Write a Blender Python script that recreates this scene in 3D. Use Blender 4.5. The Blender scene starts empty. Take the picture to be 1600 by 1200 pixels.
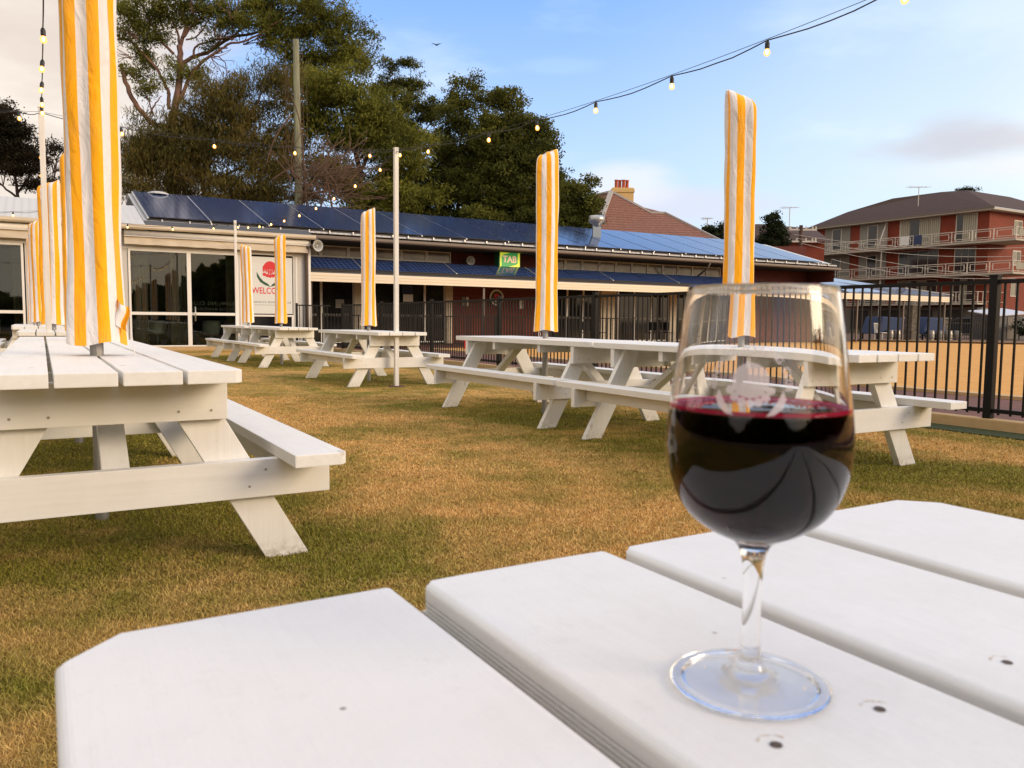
import bpy, bmesh, math, random
import numpy as np
from mathutils import Matrix, Vector

S = bpy.context.scene
# ------------------------------------------------------------------ camera
FPX, PT, RO, HC = 1246.15, math.radians(4.549), math.radians(0.529), 0.9233
cam = bpy.data.cameras.new('camera'); co = bpy.data.objects.new('camera', cam); S.collection.objects.link(co)
e1 = Vector((1, 0, 0)); up = Vector((0, math.sin(PT), math.cos(PT))); fw = Vector((0, math.cos(PT), -math.sin(PT)))
rc = math.cos(RO) * e1 + math.sin(RO) * up
dc = math.sin(RO) * e1 - math.cos(RO) * up
m = Matrix.Identity(4)
for i in range(3):
    m[i][0], m[i][1], m[i][2] = rc[i], -dc[i], -fw[i]
m[2][3] = HC
co.matrix_world = m
cam.sensor_width = 36; cam.lens = FPX / 1600 * 36
cam.clip_start = 0.02; cam.clip_end = 3000
cam.dof.use_dof = True; cam.dof.focus_distance = 7.0; cam.dof.aperture_fstop = 19
S.camera = co
# ------------------------------------------------------------------ light
SUN_EL, SUN_AZ = math.radians(20), math.radians(112)      # azimuth clockwise from +Y (view direction)
w = bpy.data.worlds.new('World'); S.world = w; w.use_nodes = True
nt = w.node_tree; N = nt.nodes; L = nt.links
bg = N['Background']
sky = N.new('ShaderNodeTexSky'); sky.sky_type = 'NISHITA'; sky.sun_disc = False
sky.sun_elevation = SUN_EL; sky.sun_rotation = SUN_AZ; sky.air_density = 1.3; sky.dust_density = 0.6; sky.ozone_density = 2.0
SKY_STRENGTH = 0.13
bg.inputs[1].default_value = SKY_STRENGTH
tc = N.new('ShaderNodeTexCoord')
def wmath(op, a, b=None, c=None, clamp=False):
    n = N.new('ShaderNodeMath'); n.operation = op; n.use_clamp = clamp
    for i, v in enumerate((a, b, c)):
        if v is None: continue
        if isinstance(v, (int, float)): n.inputs[i].default_value = v
        else: L.new(v, n.inputs[i])
    return n.outputs[0]
def wrange(v, a, b, c=0, d=1, smooth=True):
    n = N.new('ShaderNodeMapRange'); n.interpolation_type = 'SMOOTHSTEP' if smooth else 'LINEAR'
    L.new(v, n.inputs[0])
    for i, x in enumerate((a, b, c, d)): n.inputs[i + 1].default_value = x
    return n.outputs[0]
def wmix(f, a, b):
    n = N.new('ShaderNodeMix'); n.data_type = 'RGBA'
    if isinstance(f, float): n.inputs[0].default_value = f
    else: L.new(f, n.inputs[0])
    for i, v in ((6, a), (7, b)):
        if isinstance(v, tuple): n.inputs[i].default_value = (*v, 1)
        else: L.new(v, n.inputs[i])
    return n.outputs[2]
sep = N.new('ShaderNodeSeparateXYZ'); L.new(tc.outputs['Generated'], sep.inputs[0])
sx, sy, sz = sep.outputs
az = wmath('ARCTAN2', sx, sy)                       # 0 = view direction, + to the right
el = wmath('ARCSINE', sz)
noi = N.new('ShaderNodeTexNoise'); noi.inputs['Scale'].default_value = 3.2; noi.inputs['Detail'].default_value = 7; noi.inputs['Roughness'].default_value = .55
mp = N.new('ShaderNodeMapping'); mp.inputs['Scale'].default_value = (1, 1, 3.2); L.new(tc.outputs['Generated'], mp.inputs[0]); L.new(mp.outputs[0], noi.inputs[0])
nf = noi.outputs[0]
K = 1 / SKY_STRENGTH
def cc(r, g, b): return (r * K, g * K, b * K)
# clear evening blue, paler to the horizon and to the right
blue = wmix(wrange(el, 0.0, 0.55), cc(.46, .60, .76), cc(.088, .255, .68))
pale_r = wmath('MULTIPLY', wrange(az, 0.02, .62), wrange(el, .62, .12))
col = wmix(wmath('MULTIPLY', pale_r, .93), blue, cc(.54, .62, .68))
col = wmix(.08, col, sky.outputs[0])
# thin high wisps
wis = wmath('MULTIPLY', wrange(nf, .50, .72), wrange(el, .60, .20))
col = wmix(wmath('MULTIPLY', wis, .45), col, cc(.62, .69, .76))
# cream cloud bank covering the left of the sky
ed = wmath('ADD', az, wmath('MULTIPLY', wmath('SUBTRACT', nf, .5), .5))
bank = wrange(ed, -.30, -.46)
col = wmix(wmath('MULTIPLY', bank, .97), col, wmix(wrange(nf, .38, .66), cc(.55, .475, .41), cc(.70, .63, .555)))
# small grey clouds (azimuth, elevation, half widths)
for (a0, e0, wa, we, c, k) in ((.565, .190, .17, .022, cc(.45, .455, .50), .85), (.505, .198, .07, .026, cc(.44, .45, .50), .8),
                               (.16, .140, .15, .024, cc(.50, .52, .60), .8), (.13, .165, .07, .03, cc(.60, .61, .66), .75),
                               (.62, .165, .2, .02, cc(.62, .58, .55), .6), (.05, .30, .05, .010, cc(.55, .66, .78), .12)):
    dx = wmath('DIVIDE', wmath('SUBTRACT', az, a0), wa); dy = wmath('DIVIDE', wmath('SUBTRACT', el, e0), we)
    d = wmath('SQRT', wmath('ADD', wmath('MULTIPLY', dx, dx), wmath('MULTIPLY', dy, dy)))
    d = wmath('ADD', d, wmath('MULTIPLY', wmath('SUBTRACT', nf, .5), 2.6))
    col = wmix(wmath('MULTIPLY', wrange(d, 1.25, .35), k), col, c)
# unseen pale cloud added overhead, above the frame, to brighten and neutralise the tabletops
hi = wmath('MULTIPLY', wrange(el, .62, .95), wrange(nf, .30, .55))
col = wmix(wmath('MULTIPLY', hi, .9), col, cc(1.15, 1.08, .98))
# warm glow band of sunset cloud behind the camera
warm = wmath('MULTIPLY', wrange(wmath('COSINE', wmath('SUBTRACT', az, 1.75)), .30, .95), wrange(el, .85, .08))
col = wmix(wmath('MULTIPLY', warm, .85), col, cc(1.45, 1.06, .66))
L.new(col, bg.inputs[0])
sl = bpy.data.lights.new('sun', 'SUN'); sl.energy = 1.5; sl.angle = math.radians(24); sl.color = (1.0, .80, .56)
so = bpy.data.objects.new('sun', sl); S.collection.objects.link(so)
sd = Vector((math.sin(SUN_AZ) * math.cos(SUN_EL), math.cos(SUN_AZ) * math.cos(SUN_EL), math.sin(SUN_EL)))
so.rotation_euler = sd.to_track_quat('Z', 'Y').to_euler(); so.location = (0, -10, 20)
S.view_settings.view_transform = 'Standard'; S.view_settings.look = 'None'
S.view_settings.exposure = 0.66; S.view_settings.gamma = 1
S.cycles.max_bounces = 14; S.cycles.transmission_bounces = 14; S.cycles.transparent_max_bounces = 16; S.cycles.glossy_bounces = 6; S.cycles.diffuse_bounces = 3
S.cycles.sample_clamp_indirect = 6; S.cycles.use_denoising = True; S.cycles.caustics_refractive = True; S.cycles.caustics_reflective = False

# ------------------------------------------------------------------ site frame: s across, c away along the tables, turned 30.5 degrees
A = math.radians(30.5); CA, SA = math.cos(A), math.sin(A)
def W(s, c, z=0): return Vector((s * CA - c * SA, s * SA + c * CA, z))
def ray(px, py):
    a = px - 800; b = py - 600
    X = a * math.cos(RO) + b * math.sin(RO); U = a * math.sin(RO) - b * math.cos(RO)
    return (X, FPX * math.cos(PT) + U * math.sin(PT), -FPX * math.sin(PT) + U * math.cos(PT))
def at_y(px, py, y):
    r = ray(px, py); t = y / r[1]; return Vector((r[0] * t, y, HC + r[2] * t))
def at_c(px, py, c):      # -> (s, c, z)
    r = ray(px, py); t = c / (-r[0] * SA + r[1] * CA); return (t * (r[0] * CA + r[1] * SA), c, HC + r[2] * t)
def at_s(px, py, s):
    r = ray(px, py); t = s / (r[0] * CA + r[1] * SA); return (s, t * (-r[0] * SA + r[1] * CA), HC + r[2] * t)

# ------------------------------------------------------------------ materials
def mat(name, base=(.8, .8, .8), rough=.5, metal=0, spec=.5, build=None, **kw):
    m = bpy.data.materials.new(name); m.use_nodes = True
    p = m.node_tree.nodes['Principled BSDF']
    p.inputs['Base Color'].default_value = (*base, 1); p.inputs['Roughness'].default_value = rough
    p.inputs['Metallic'].default_value = metal; p.inputs['Specular IOR Level'].default_value = spec
    for k, v in kw.items(): p.inputs[k].default_value = v
    if build: build(m.node_tree, p)
    return m
class G:
    """small node-graph helper"""
    def __init__(s, t): s.t = t; s.n = t.nodes; s.l = t.links
    def set(s, n, k, v):
        if v is None: return
        if isinstance(v, (int, float)): n.inputs[k].default_value = v
        elif isinstance(v, tuple): n.inputs[k].default_value = v if len(v) != 3 or n.inputs[k].type == 'VECTOR' else (*v, 1)
        else: s.l.new(v, n.inputs[k])
    def obj(s): return s.n.new('ShaderNodeTexCoord').outputs['Object']
    def pos(s): return s.n.new('ShaderNodeNewGeometry').outputs['Position']
    def uv(s): return s.n.new('ShaderNodeTexCoord').outputs['UV']
    def rnd(s): return s.n.new('ShaderNodeObjectInfo').outputs['Random']
    def island(s): return s.n.new('ShaderNodeNewGeometry').outputs['Random Per Island']
    def math(s, op, a, b=None, clamp=False):
        n = s.n.new('ShaderNodeMath'); n.operation = op; n.use_clamp = clamp; s.set(n, 0, a); s.set(n, 1, b); return n.outputs[0]
    def vmath(s, op, a, b): n = s.n.new('ShaderNodeVectorMath'); n.operation = op; s.set(n, 0, a); s.set(n, 1, b); return n.outputs[0]
    def mapp(s, v, scale=(1, 1, 1), rot=(0, 0, 0), loc=(0, 0, 0)):
        n = s.n.new('ShaderNodeMapping'); s.set(n, 0, v); n.inputs[1].default_value = loc; n.inputs[2].default_value = rot; n.inputs[3].default_value = scale; return n.outputs[0]
    def noise(s, v, sc, det=4, rough=.5, dist=0): 
        n = s.n.new('ShaderNodeTexNoise'); s.set(n, 'Vector', v); n.inputs['Scale'].default_value = sc; n.inputs['Detail'].default_value = det; n.inputs['Roughness'].default_value = rough; n.inputs['Distortion'].default_value = dist; return n.outputs[0]
    def vor(s, v, sc, feat='F1'):
        n = s.n.new('ShaderNodeTexVoronoi'); n.feature = feat; s.set(n, 'Vector', v); n.inputs['Scale'].default_value = sc; return n.outputs[0]
    def mr(s, v, a, b, c=0., d=1.):
        n = s.n.new('ShaderNodeMapRange'); s.set(n, 0, v)
        for i, x in enumerate((a, b, c, d)): n.inputs[i + 1].default_value = x
        return n.outputs[0]
    def mix(s, f, a, b, mode='MIX'):
        n = s.n.new('ShaderNodeMix'); n.data_type = 'RGBA'; n.blend_type = mode; s.set(n, 0, f); s.set(n, 6, a); s.set(n, 7, b); return n.outputs[2]
    def bump(s, p, h, st=.3, d=.01):
        n = s.n.new('ShaderNodeBump'); n.inputs['Strength'].default_value = st; n.inputs['Distance'].default_value = d; s.l.new(h, n.inputs['Height']); s.l.new(n.outputs[0], p.inputs['Normal'])
    def sepx(s, v): n = s.n.new('ShaderNodeSeparateXYZ'); s.l.new(v, n.inputs[0]); return n.outputs
def paint(axis, base=(.82, .80, .755), tone=(.71, .69, .63)):
    def b(t, p):
        g = G(t); o = g.obj(); r = g.math('MULTIPLY', g.rnd(), 37.)
        sc = [28, 28, 28]; sc[axis] = 1.6
        n = g.n.new('ShaderNodeCombineXYZ'); g.set(n, 0, r); g.set(n, 1, r); g.set(n, 2, r)
        o2 = g.vmath('ADD', o, n.outputs[0])
        grain = g.noise(g.mapp(o2, tuple(sc)), 1.6, 6, .6, .3)
        blot = g.noise(o2, 3.1, 4, .6)
        f = g.math('ADD', g.math('MULTIPLY', g.mr(grain, .35, .7), .45), g.math('MULTIPLY', g.mr(blot, .4, .72), .6), True)
        c = g.mix(f, base, tone)
        ks = [5.5, 5.5, 5.5]; ks[axis] = 2.2
        kn = g.vor(g.mapp(o2, tuple(ks)), 1.1)
        k = g.mr(kn, .10, .05)
        c = g.mix(g.math('MULTIPLY', k, .45), c, (.36, .30, .21))
        dirt = g.mr(g.noise(o2, 60, 3, .7), .70, .78)
        c = g.mix(g.math('MULTIPLY', dirt, .35), c, (.33, .28, .22))
        if axis == 2:      # splashed earth on the feet
            zz = g.sepx(o)[2]; sp = g.math('MULTIPLY', g.mr(zz, .09, .0), g.mr(g.noise(o2, 38, 4, .7), .42, .62))
            c = g.mix(g.math('MULTIPLY', sp, .6), c, (.30, .23, .13))
        g.l.new(c, p.inputs['Base Color'])
        g.l.new(g.mr(blot, .3, .7, .42, .62), p.inputs['Roughness'])
        g.bump(p, g.math('ADD', grain, g.math('MULTIPLY', k, -.8)), .35, .0025)
    return b
M = {}
M['px'] = mat('white_paint_long', build=paint(0)); M['py'] = mat('white_paint_cross', build=paint(1)); M['pz'] = mat('white_paint_upright', build=paint(2))
def deck(t, p):
    g = G(t); o = g.obj()
    a = g.noise(o, 9, 6, .65); b = g.noise(o, 90, 3, .6); b2 = g.noise(o, 3.0, 3, .5)
    c = g.mix(g.mr(a, .35, .7), (.69, .69, .685), (.62, .62, .615))
    c = g.mix(g.math('MULTIPLY', g.mr(b2, .45, .7), .55), c, (.69, .665, .645))
    scuff = g.math('MULTIPLY', g.mr(b, .56, .68), g.mr(g.noise(o, 6, 4, .75), .50, .64))
    c = g.mix(g.math('MULTIPLY', scuff, .13), c, (.42, .40, .37))
    dots = g.mr(g.vor(o, 22.), .040, .025); c = g.mix(g.math('MULTIPLY', g.math('MULTIPLY', dots, g.mr(g.noise(o, 11, 2), .44, .54)), .8), c, (.16, .13, .11))
    sp = g.math('MULTIPLY', g.mr(g.noise(o, 420, 3, .7), .60, .70), g.mr(g.noise(o, 12, 4, .8), .52, .62)); c = g.mix(g.math('MULTIPLY', sp, .38), c, (.30, .28, .27))
    gr = g.noise(g.mapp(o, (60, 3, 60)), 2.2, 6, .65, .4); c = g.mix(g.math('MULTIPLY', g.mr(gr, .50, .74), .20), c, (.56, .55, .53))
    g.l.new(c, p.inputs['Base Color']); g.l.new(g.mr(a, .3, .7, .5, .7), p.inputs['Roughness'])
    g.bump(p, g.math('ADD', g.math('MULTIPLY', g.noise(o, 45, 5, .6), 1.), g.math('ADD', g.math('MULTIPLY', b, .5), g.math('MULTIPLY', gr, 1.2))), .30, .0014)
M['deck'] = mat('worn_white_board_paint', build=deck)
M['side'] = mat('cream_board_edge', (.74, .69, .60), .5)
M['hole'] = mat('screw_hole', (.075, .055, .045), .8)
M['rust'] = mat('rust_stain', (.56, .46, .36), .8)
M['screw'] = mat('painted_screw', (.33, .29, .23), .6)
def steel(t, p):
    g = G(t); g.l.new(g.mix(g.noise(g.obj(), 30), (.42, .41, .40), (.30, .29, .28)), p.inputs['Base Color'])
M['pole'] = mat('umbrella_pole_metal', (.4, .4, .4), .45, .6, build=steel)
def postp(t, p):
    g = G(t); g.l.new(g.mix(g.mr(g.noise(g.mapp(g.obj(), (9, 9, .8)), 3, 5), .3, .7), (.78, .75, .70), (.66, .62, .56)), p.inputs['Base Color'])
M['post'] = mat('post_paint', (.75, .75, .75), .5, build=postp)
def canvas(t, p):
    g = G(t); u = g.sepx(g.uv())
    x = g.math('FRACT', g.math('MULTIPLY', u[0], 7.0))
    f = g.math('LESS_THAN', x, .53)
    edge = g.math('MINIMUM', g.math('ABSOLUTE', g.math('SUBTRACT', x, .53)), g.math('MINIMUM', x, g.math('SUBTRACT', 1.0, x)))
    c = g.mix(f, (.80, .745, .72), (1.0, .43, .008))
    c = g.mix(g.math('LESS_THAN', edge, .012), c, (.86, .78, .66))
    n = g.noise(g.obj(), 7, 5)
    c = g.mix(g.math('MULTIPLY', g.mr(n, .45, .75), .14), c, (.45, .36, .26))
    g.l.new(c, p.inputs['Base Color'])
    g.bump(p, g.math('ADD', g.noise(g.mapp(g.obj(), (5, 5, 2)), 2.4, 4, .5, 1.2), g.math('MULTIPLY', g.noise(g.obj(), 300, 1), .03)), .6, .03)
    p.inputs['Sheen Weight'].default_value = .15
M['canvas'] = mat('striped_canvas', rough=.8, spec=.2, build=canvas)
M['cord'] = mat('white_cord', (.75, .72, .68), .8)
M['black'] = mat('black_powdercoat', (.008, .007, .007), .5, spec=.2)
M['rubber'] = mat('black_rubber', (.012, .011, .012), .5)
M['cable'] = mat('string_cable', (.012, .011, .011), .6)
def emis(name, col, st, base=(.8, .5, .2)):
    return mat(name, base, .2, **{'Emission Color': (*col, 1), 'Emission Strength': st})
M['bulb'] = emis('warm_bulb', (1, .50, .13), 5.0)
M['fil'] = emis('bulb_filament', (1, .62, .22), 16.0)
def glassbulb(t, p):
    pass
def grass_col(g, pos):
    n1 = g.noise(pos, .62, 4, .55, .6); n2 = g.noise(pos, 3.4, 6, .68)
    return n1, n2
def lawn(t, p, blade=False):
    g = G(t); pos = g.pos()
    n1, n2 = grass_col(g, pos)
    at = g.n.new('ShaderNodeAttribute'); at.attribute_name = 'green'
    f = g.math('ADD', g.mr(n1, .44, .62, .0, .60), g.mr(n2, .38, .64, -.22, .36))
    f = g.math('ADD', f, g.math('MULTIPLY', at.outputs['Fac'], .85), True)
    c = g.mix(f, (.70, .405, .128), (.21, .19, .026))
    if blade:
        r = g.island()
        c = g.mix(g.mr(r, 0, 1, 0, .75), c, g.mix(f, (.82, .56, .24), (.37, .33, .055)))
        c = g.mix(g.math('MULTIPLY', g.math('GREATER_THAN', g.math('FRACT', g.math('MULTIPLY', r, 17.3)), .90), .65), c, (.46, .31, .14))
        dk = g.math('FRACT', g.math('MULTIPLY', r, 7.7))
        c = g.mix(g.math('MULTIPLY', g.math('LESS_THAN', dk, .26), .5), c, (.11, .07, .022))
    else:
        fine = g.noise(pos, 60, 4, .7)
        c = g.mix(g.mr(fine, .35, .7, 0., .55), c, (.07, .045, .016))
        g.bump(p, fine, .8, .03)
    g.l.new(c, p.inputs['Base Color'])
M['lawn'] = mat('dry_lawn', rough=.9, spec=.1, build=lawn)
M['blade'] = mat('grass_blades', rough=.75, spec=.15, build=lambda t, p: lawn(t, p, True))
def turf(t, p):
    g = G(t); pos = g.pos()
    c = g.mix(g.mr(g.noise(pos, 40, 4), .3, .7), (.022, .035, .008), (.050, .062, .012)); g.l.new(c, p.inputs['Base Color'])
    g.bump(p, g.noise(pos, 70, 3), .8, .02)
M['turf'] = mat('dark_edging_grass', rough=.9, build=turf)
def bowl(t, p):
    g = G(t); pos = g.pos()
    c = g.mix(g.mr(g.noise(g.mapp(pos, (1, 1, 1), (0, 0, A)), 3, 6, .7), .35, .65), (.62, .33, .105), (.53, .27, .08))
    g.l.new(c, p.inputs['Base Color'])
M['green'] = mat('sandy_bowling_green', rough=.9, spec=.1, build=bowl)
def ground(t, p):
    g = G(t); pos = g.pos()
    c = g.mix(g.mr(g.noise(pos, .8, 8, .7), .3, .7), (.070, .036, .022), (.13, .075, .045)); g.l.new(c, p.inputs['Base Color'])
M['ground'] = mat('brown_ground', rough=.9, build=ground)
def timber(t, p):
    g = G(t); o = g.obj()
    c = g.mix(g.noise(g.mapp(o, (8, 8, 8)), 1.5, 5), (.55, .38, .19), (.42, .27, .12)); g.l.new(c, p.inputs['Base Color'])
M['timber'] = mat('sleeper_timber', rough=.8, build=timber)
def brick(c1, c2, mor, sx=1., off=0):
    def b(t, p):
        g = G(t); o = g.obj(); x = g.sepx(o)
        cmb = g.n.new('ShaderNodeCombineXYZ'); g.set(cmb, 0, g.math('ADD', x[0], x[1])); g.set(cmb, 1, x[2])
        n = g.n.new('ShaderNodeTexBrick'); g.set(n, 'Vector', cmb.outputs[0]); n.inputs['Scale'].default_value = 1.
        n.inputs['Brick Width'].default_value = .24; n.inputs['Row Height'].default_value = .086; n.inputs['Mortar Size'].default_value = .006
        n.inputs['Color1'].default_value = (*c1, 1); n.inputs['Color2'].default_value = (*c2, 1); n.inputs['Mortar'].default_value = (*mor, 1)
        c = g.mix(g.mr(g.noise(o, 1.2, 5), .4, .7, 0, .4), n.outputs[0], tuple(v * .6 for v in c1))
        g.l.new(c, p.inputs['Base Color'])
    return b
M['brick'] = mat('dark_red_brick', rough=.8, build=brick((.17, .030, .018), (.12, .022, .014), (.09, .04, .03)))
M['brick2'] = mat('orange_red_brick', rough=.8, build=brick((.25, .034, .008), (.18, .025, .007), (.11, .035, .018)))
def cream(t, p):
    g = G(t); o = g.obj()
    c = g.mix(g.mr(g.noise(g.mapp(o, (1, 1, 5)), 2, 5), .35, .7), (.62, .54, .42), (.52, .44, .33)); g.l.new(c, p.inputs['Base Color'])
M['cream'] = mat('cream_paint', rough=.55, build=cream)
M['white'] = mat('white_frame_paint', (.76, .73, .68), .45)
M['shell'] = mat('pale_wall_sheet', (.52, .50, .46), .5)
M['fascia'] = mat('cream_fascia', (.78, .68, .52), .5)
def dglass(t, p):
    g = G(t); o = g.obj()
    g.l.new(g.mix(g.mr(g.noise(o, 1.3, 3), .4, .65), (.012, .012, .014), (.035, .032, .03)), p.inputs['Base Color'])
    g.bump(p, g.noise(o, .8, 2), .05, .05)
M['glass'] = mat('dark_window_glass', rough=.04, spec=.35, build=dglass)
def sglass(t, p):
    g = G(t); o = g.obj()
    g.l.new(g.mix(g.mr(g.noise(g.mapp(o, (1, 1, .4)), 1.1, 3), .4, .6), (.10, .085, .07), (.27, .22, .17)), p.inputs['Base Color'])
def see(t, p):
    g = G(t); nd = g.n; tr = nd.new('ShaderNodeBsdfTransparent'); tr.inputs[0].default_value = (.62, .66, .62, 1); gl = nd.new('ShaderNodeBsdfGlossy'); gl.inputs['Roughness'].default_value = .015
    lw = nd.new('ShaderNodeFresnel'); lw.inputs[0].default_value = 1.65; mx = nd.new('ShaderNodeMixShader'); g.l.new(lw.outputs[0], mx.inputs[0]); g.l.new(tr.outputs[0], mx.inputs[1]); g.l.new(gl.outputs[0], mx.inputs[2])
    g.l.new(mx.outputs[0], nd['Material Output'].inputs[0])
M['seeglass'] = mat('door_glass', build=see)
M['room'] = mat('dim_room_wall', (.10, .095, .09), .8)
M['oldglass'] = mat('dusty_window_glass', rough=.12, build=sglass)
def panel(t, p):
    g = G(t); x = g.sepx(g.uv())
    fx = g.math('FRACT', g.math('MULTIPLY', x[0], 10.)); fy = g.math('FRACT', g.math('MULTIPLY', x[1], 6.))
    l = g.math('MAXIMUM', g.math('LESS_THAN', fx, .07), g.math('LESS_THAN', fy, .07))
    g.l.new(g.mix(l, (.014, .030, .095), (.13, .17, .27)), p.inputs['Base Color'])
M['panel'] = mat('solar_cells', rough=.11, spec=.8, build=panel)
M['alu'] = mat('aluminium_frame', (.62, .62, .64), .35, .8)
def roofm(t, p):
    g = G(t); x = g.sepx(g.obj())
    h = g.math('SINE', g.math('MULTIPLY', x[0], 34.)); g.bump(p, h, .35, .02)
M['metalroof'] = mat('pale_metal_roof', (.50, .50, .49), .6, 0, build=roofm); M['darkroof'] = mat('dark_roof_sheet', (.06, .06, .062), .7)
M['gutter'] = mat('brown_gutter', (.14, .11, .09), .5)
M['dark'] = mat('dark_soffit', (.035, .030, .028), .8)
def tiles(c1, c2):
    def b(t, p):
        g = G(t); o = g.obj(); x = g.sepx(o)
        rows = g.math('FRACT', g.math('MULTIPLY', x[2], 5.2))
        n = g.noise(g.mapp(o, (2.2, 2.2, 5)), 2.4, 5, .7)
        c = g.mix(g.mr(n, .35, .68), c1, c2); c = g.mix(g.math('LESS_THAN', rows, .16), c, tuple(v * .45 for v in c1))
        g.l.new(c, p.inputs['Base Color']); g.bump(p, rows, .5, .05)
    return b
M['tile'] = mat('brown_terracotta_tiles', rough=.85, build=tiles((.17, .068, .045), (.26, .125, .09)))
M['tile2'] = mat('dark_brown_tiles', rough=.85, build=tiles((.040, .018, .010), (.075, .038, .022)))
M['ridge'] = mat('grey_ridge_capping', (.42, .38, .35), .7)
M['chim'] = mat('ochre_render', (.62, .42, .16), .8); M['pot'] = mat('terracotta_pot', (.42, .085, .03), .7)
def bark(c1, c2):
    def b(t, p):
        g = G(t); o = g.obj(); n = g.noise(g.mapp(o, (2, 2, .6)), 2.5, 6, .65, 1)
        g.l.new(g.mix(g.mr(n, .35, .65), c1, c2), p.inputs['Base Color']); g.bump(p, n, .5, .05)
    return b
M['gum'] = mat('pinkish_gum_bark', rough=.8, build=bark((.26, .125, .075), (.12, .07, .05)))
M['bark'] = mat('grey_brown_bark', rough=.9, build=bark((.10, .06, .04), (.055, .035, .025)))
M['twig'] = mat('bare_twig_bark', (.12, .068, .040), .9)
def polew(t, p):
    g = G(t); n = g.noise(g.mapp(g.obj(), (6, 6, .5)), 2, 6, .7)
    g.l.new(g.mix(g.mr(n, .35, .65), (.235, .235, .135), (.135, .12, .075)), p.inputs['Base Color'])
M['pwood'] = mat('greenish_pole_timber', rough=.9, build=polew)
def leaf(name, c1, c2, c3):
    def b(t, p):
        g = G(t); r = g.island(); n = g.noise(g.pos(), .45, 3, .6)
        c = g.mix(r, c1, c2); c = g.mix(g.mr(n, .42, .62, 0, .75), c, c3); g.l.new(c, p.inputs['Base Color'])
        tr = g.n.new('ShaderNodeBsdfTranslucent'); g.l.new(c, tr.inputs[0])
        mx = g.n.new('ShaderNodeMixShader'); mx.inputs[0].default_value = .32
        g.l.new(p.outputs[0], mx.inputs[1]); g.l.new(tr.outputs[0], mx.inputs[2])
        out = [n for n in g.n if n.type == 'OUTPUT_MATERIAL'][0]; g.l.new(mx.outputs[0], out.inputs[0])
    return mat(name, rough=.7, spec=.12, build=b)
M['leafgum'] = leaf('gum_leaves', (.115, .125, .018), (.25, .235, .040), (.060, .070, .013))
M['leafoak'] = leaf('drooping_needles', (.105, .080, .020), (.19, .145, .038), (.060, .058, .014))
M['leafdark'] = leaf('dark_leaves', (.066, .074, .014), (.19, .185, .034), (.040, .047, .010))
M['leafred'] = leaf('rusty_dark_leaves', (.060, .034, .016), (.040, .036, .015), (.025, .024, .012))
M['leafcyp'] = leaf('cypress_leaves', (.022, .032, .014), (.035, .045, .018), (.015, .022, .010))
M['tabg'] = mat('sign_green', (.03, .33, .08), .4, **{'Emission Color': (.03, .33, .08, 1), 'Emission Strength': .25}); M['taby'] = mat('sign_yellow', (.75, .78, .06), .4, **{'Emission Color': (.62, .78, .06, 1), 'Emission Strength': .30})
M['tabd'] = mat('sign_case_green', (.01, .12, .05), .4)
M['peach'] = mat('sign_lettering', (.85, .62, .42), .5, **{'Emission Color': (.85, .6, .4, 1), 'Emission Strength': .2})
M['poster'] = mat('poster_sheet', (.66, .66, .62), .5); M['red'] = mat('poster_red', (.62, .012, .02), .5); M['pgreen'] = mat('poster_green', (.01, .07, .03), .5); M['ink'] = mat('dark_ink', (.04, .04, .045), .6)
M['horn'] = mat('speaker_horn_grey', (.42, .41, .38), .5)
M['stainless'] = mat('weathered_zinc', (.42, .43, .42), .35, .8)
def drape(t, p):
    g = G(t); x = g.sepx(g.obj()); n = g.math('SINE', g.math('MULTIPLY', g.math('ADD', x[0], x[1]), 32.)); g.l.new(g.mix(g.mr(n, -1, 1), (.20, .185, .14), (.42, .39, .30)), p.inputs['Base Color'])
M['curtain'] = mat('pale_curtain', rough=.9, build=drape); M['apane'] = mat('flat_window', (.03, .032, .035), .1)
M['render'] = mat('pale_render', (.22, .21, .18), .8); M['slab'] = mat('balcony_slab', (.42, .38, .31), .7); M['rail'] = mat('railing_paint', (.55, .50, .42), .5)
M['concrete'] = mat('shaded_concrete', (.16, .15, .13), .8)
M['bluecloth'] = mat('blue_cover', (.025, .045, .11), .8)
def stone(t, p):
    g = G(t); v = g.vor(g.mapp(g.obj(), (1, 1, 2.4)), 3.2); g.l.new(g.mix(v, (.22, .19, .15), (.06, .05, .04)), p.inputs['Base Color'])
M['stone'] = mat('stacked_stone', rough=.9, build=stone)
M['shed'] = mat('grey_shed_sheet', (.085, .085, .09), .5, .2); M['shedroof'] = mat('shed_roof_sheet', (.55, .57, .60), .5, .1, build=roofm)
M['keg'] = mat('keg_metal', (.30, .28, .25), .4, .6)
M['carp'] = mat('dark_car_paint', (.02, .022, .03), .2); M['carw'] = mat('light_car_paint', (.5, .5, .52), .25)
M['redp'] = mat('red_plastic', (.65, .02, .015), .4)
def sleeper(t, p):
    g = G(t); o = g.pos(); n = g.n.new('ShaderNodeTexBrick'); g.set(n, 'Vector', g.mapp(o, (1, 1, 1), (0, 0, -A))); n.inputs['Scale'].default_value = 1
    n.inputs['Brick Width'].default_value = .24; n.inputs['Row Height'].default_value = .12; n.inputs['Mortar Size'].default_value = .006
    n.inputs['Color1'].default_value = (.16, .055, .030, 1); n.inputs['Color2'].default_value = (.11, .04, .022, 1); n.inputs['Mortar'].default_value = (.06, .04, .03, 1)
    g.l.new(n.outputs[0], p.inputs['Base Color'])
M['paver'] = mat('red_brick_paving', rough=.85, build=sleeper)

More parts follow.
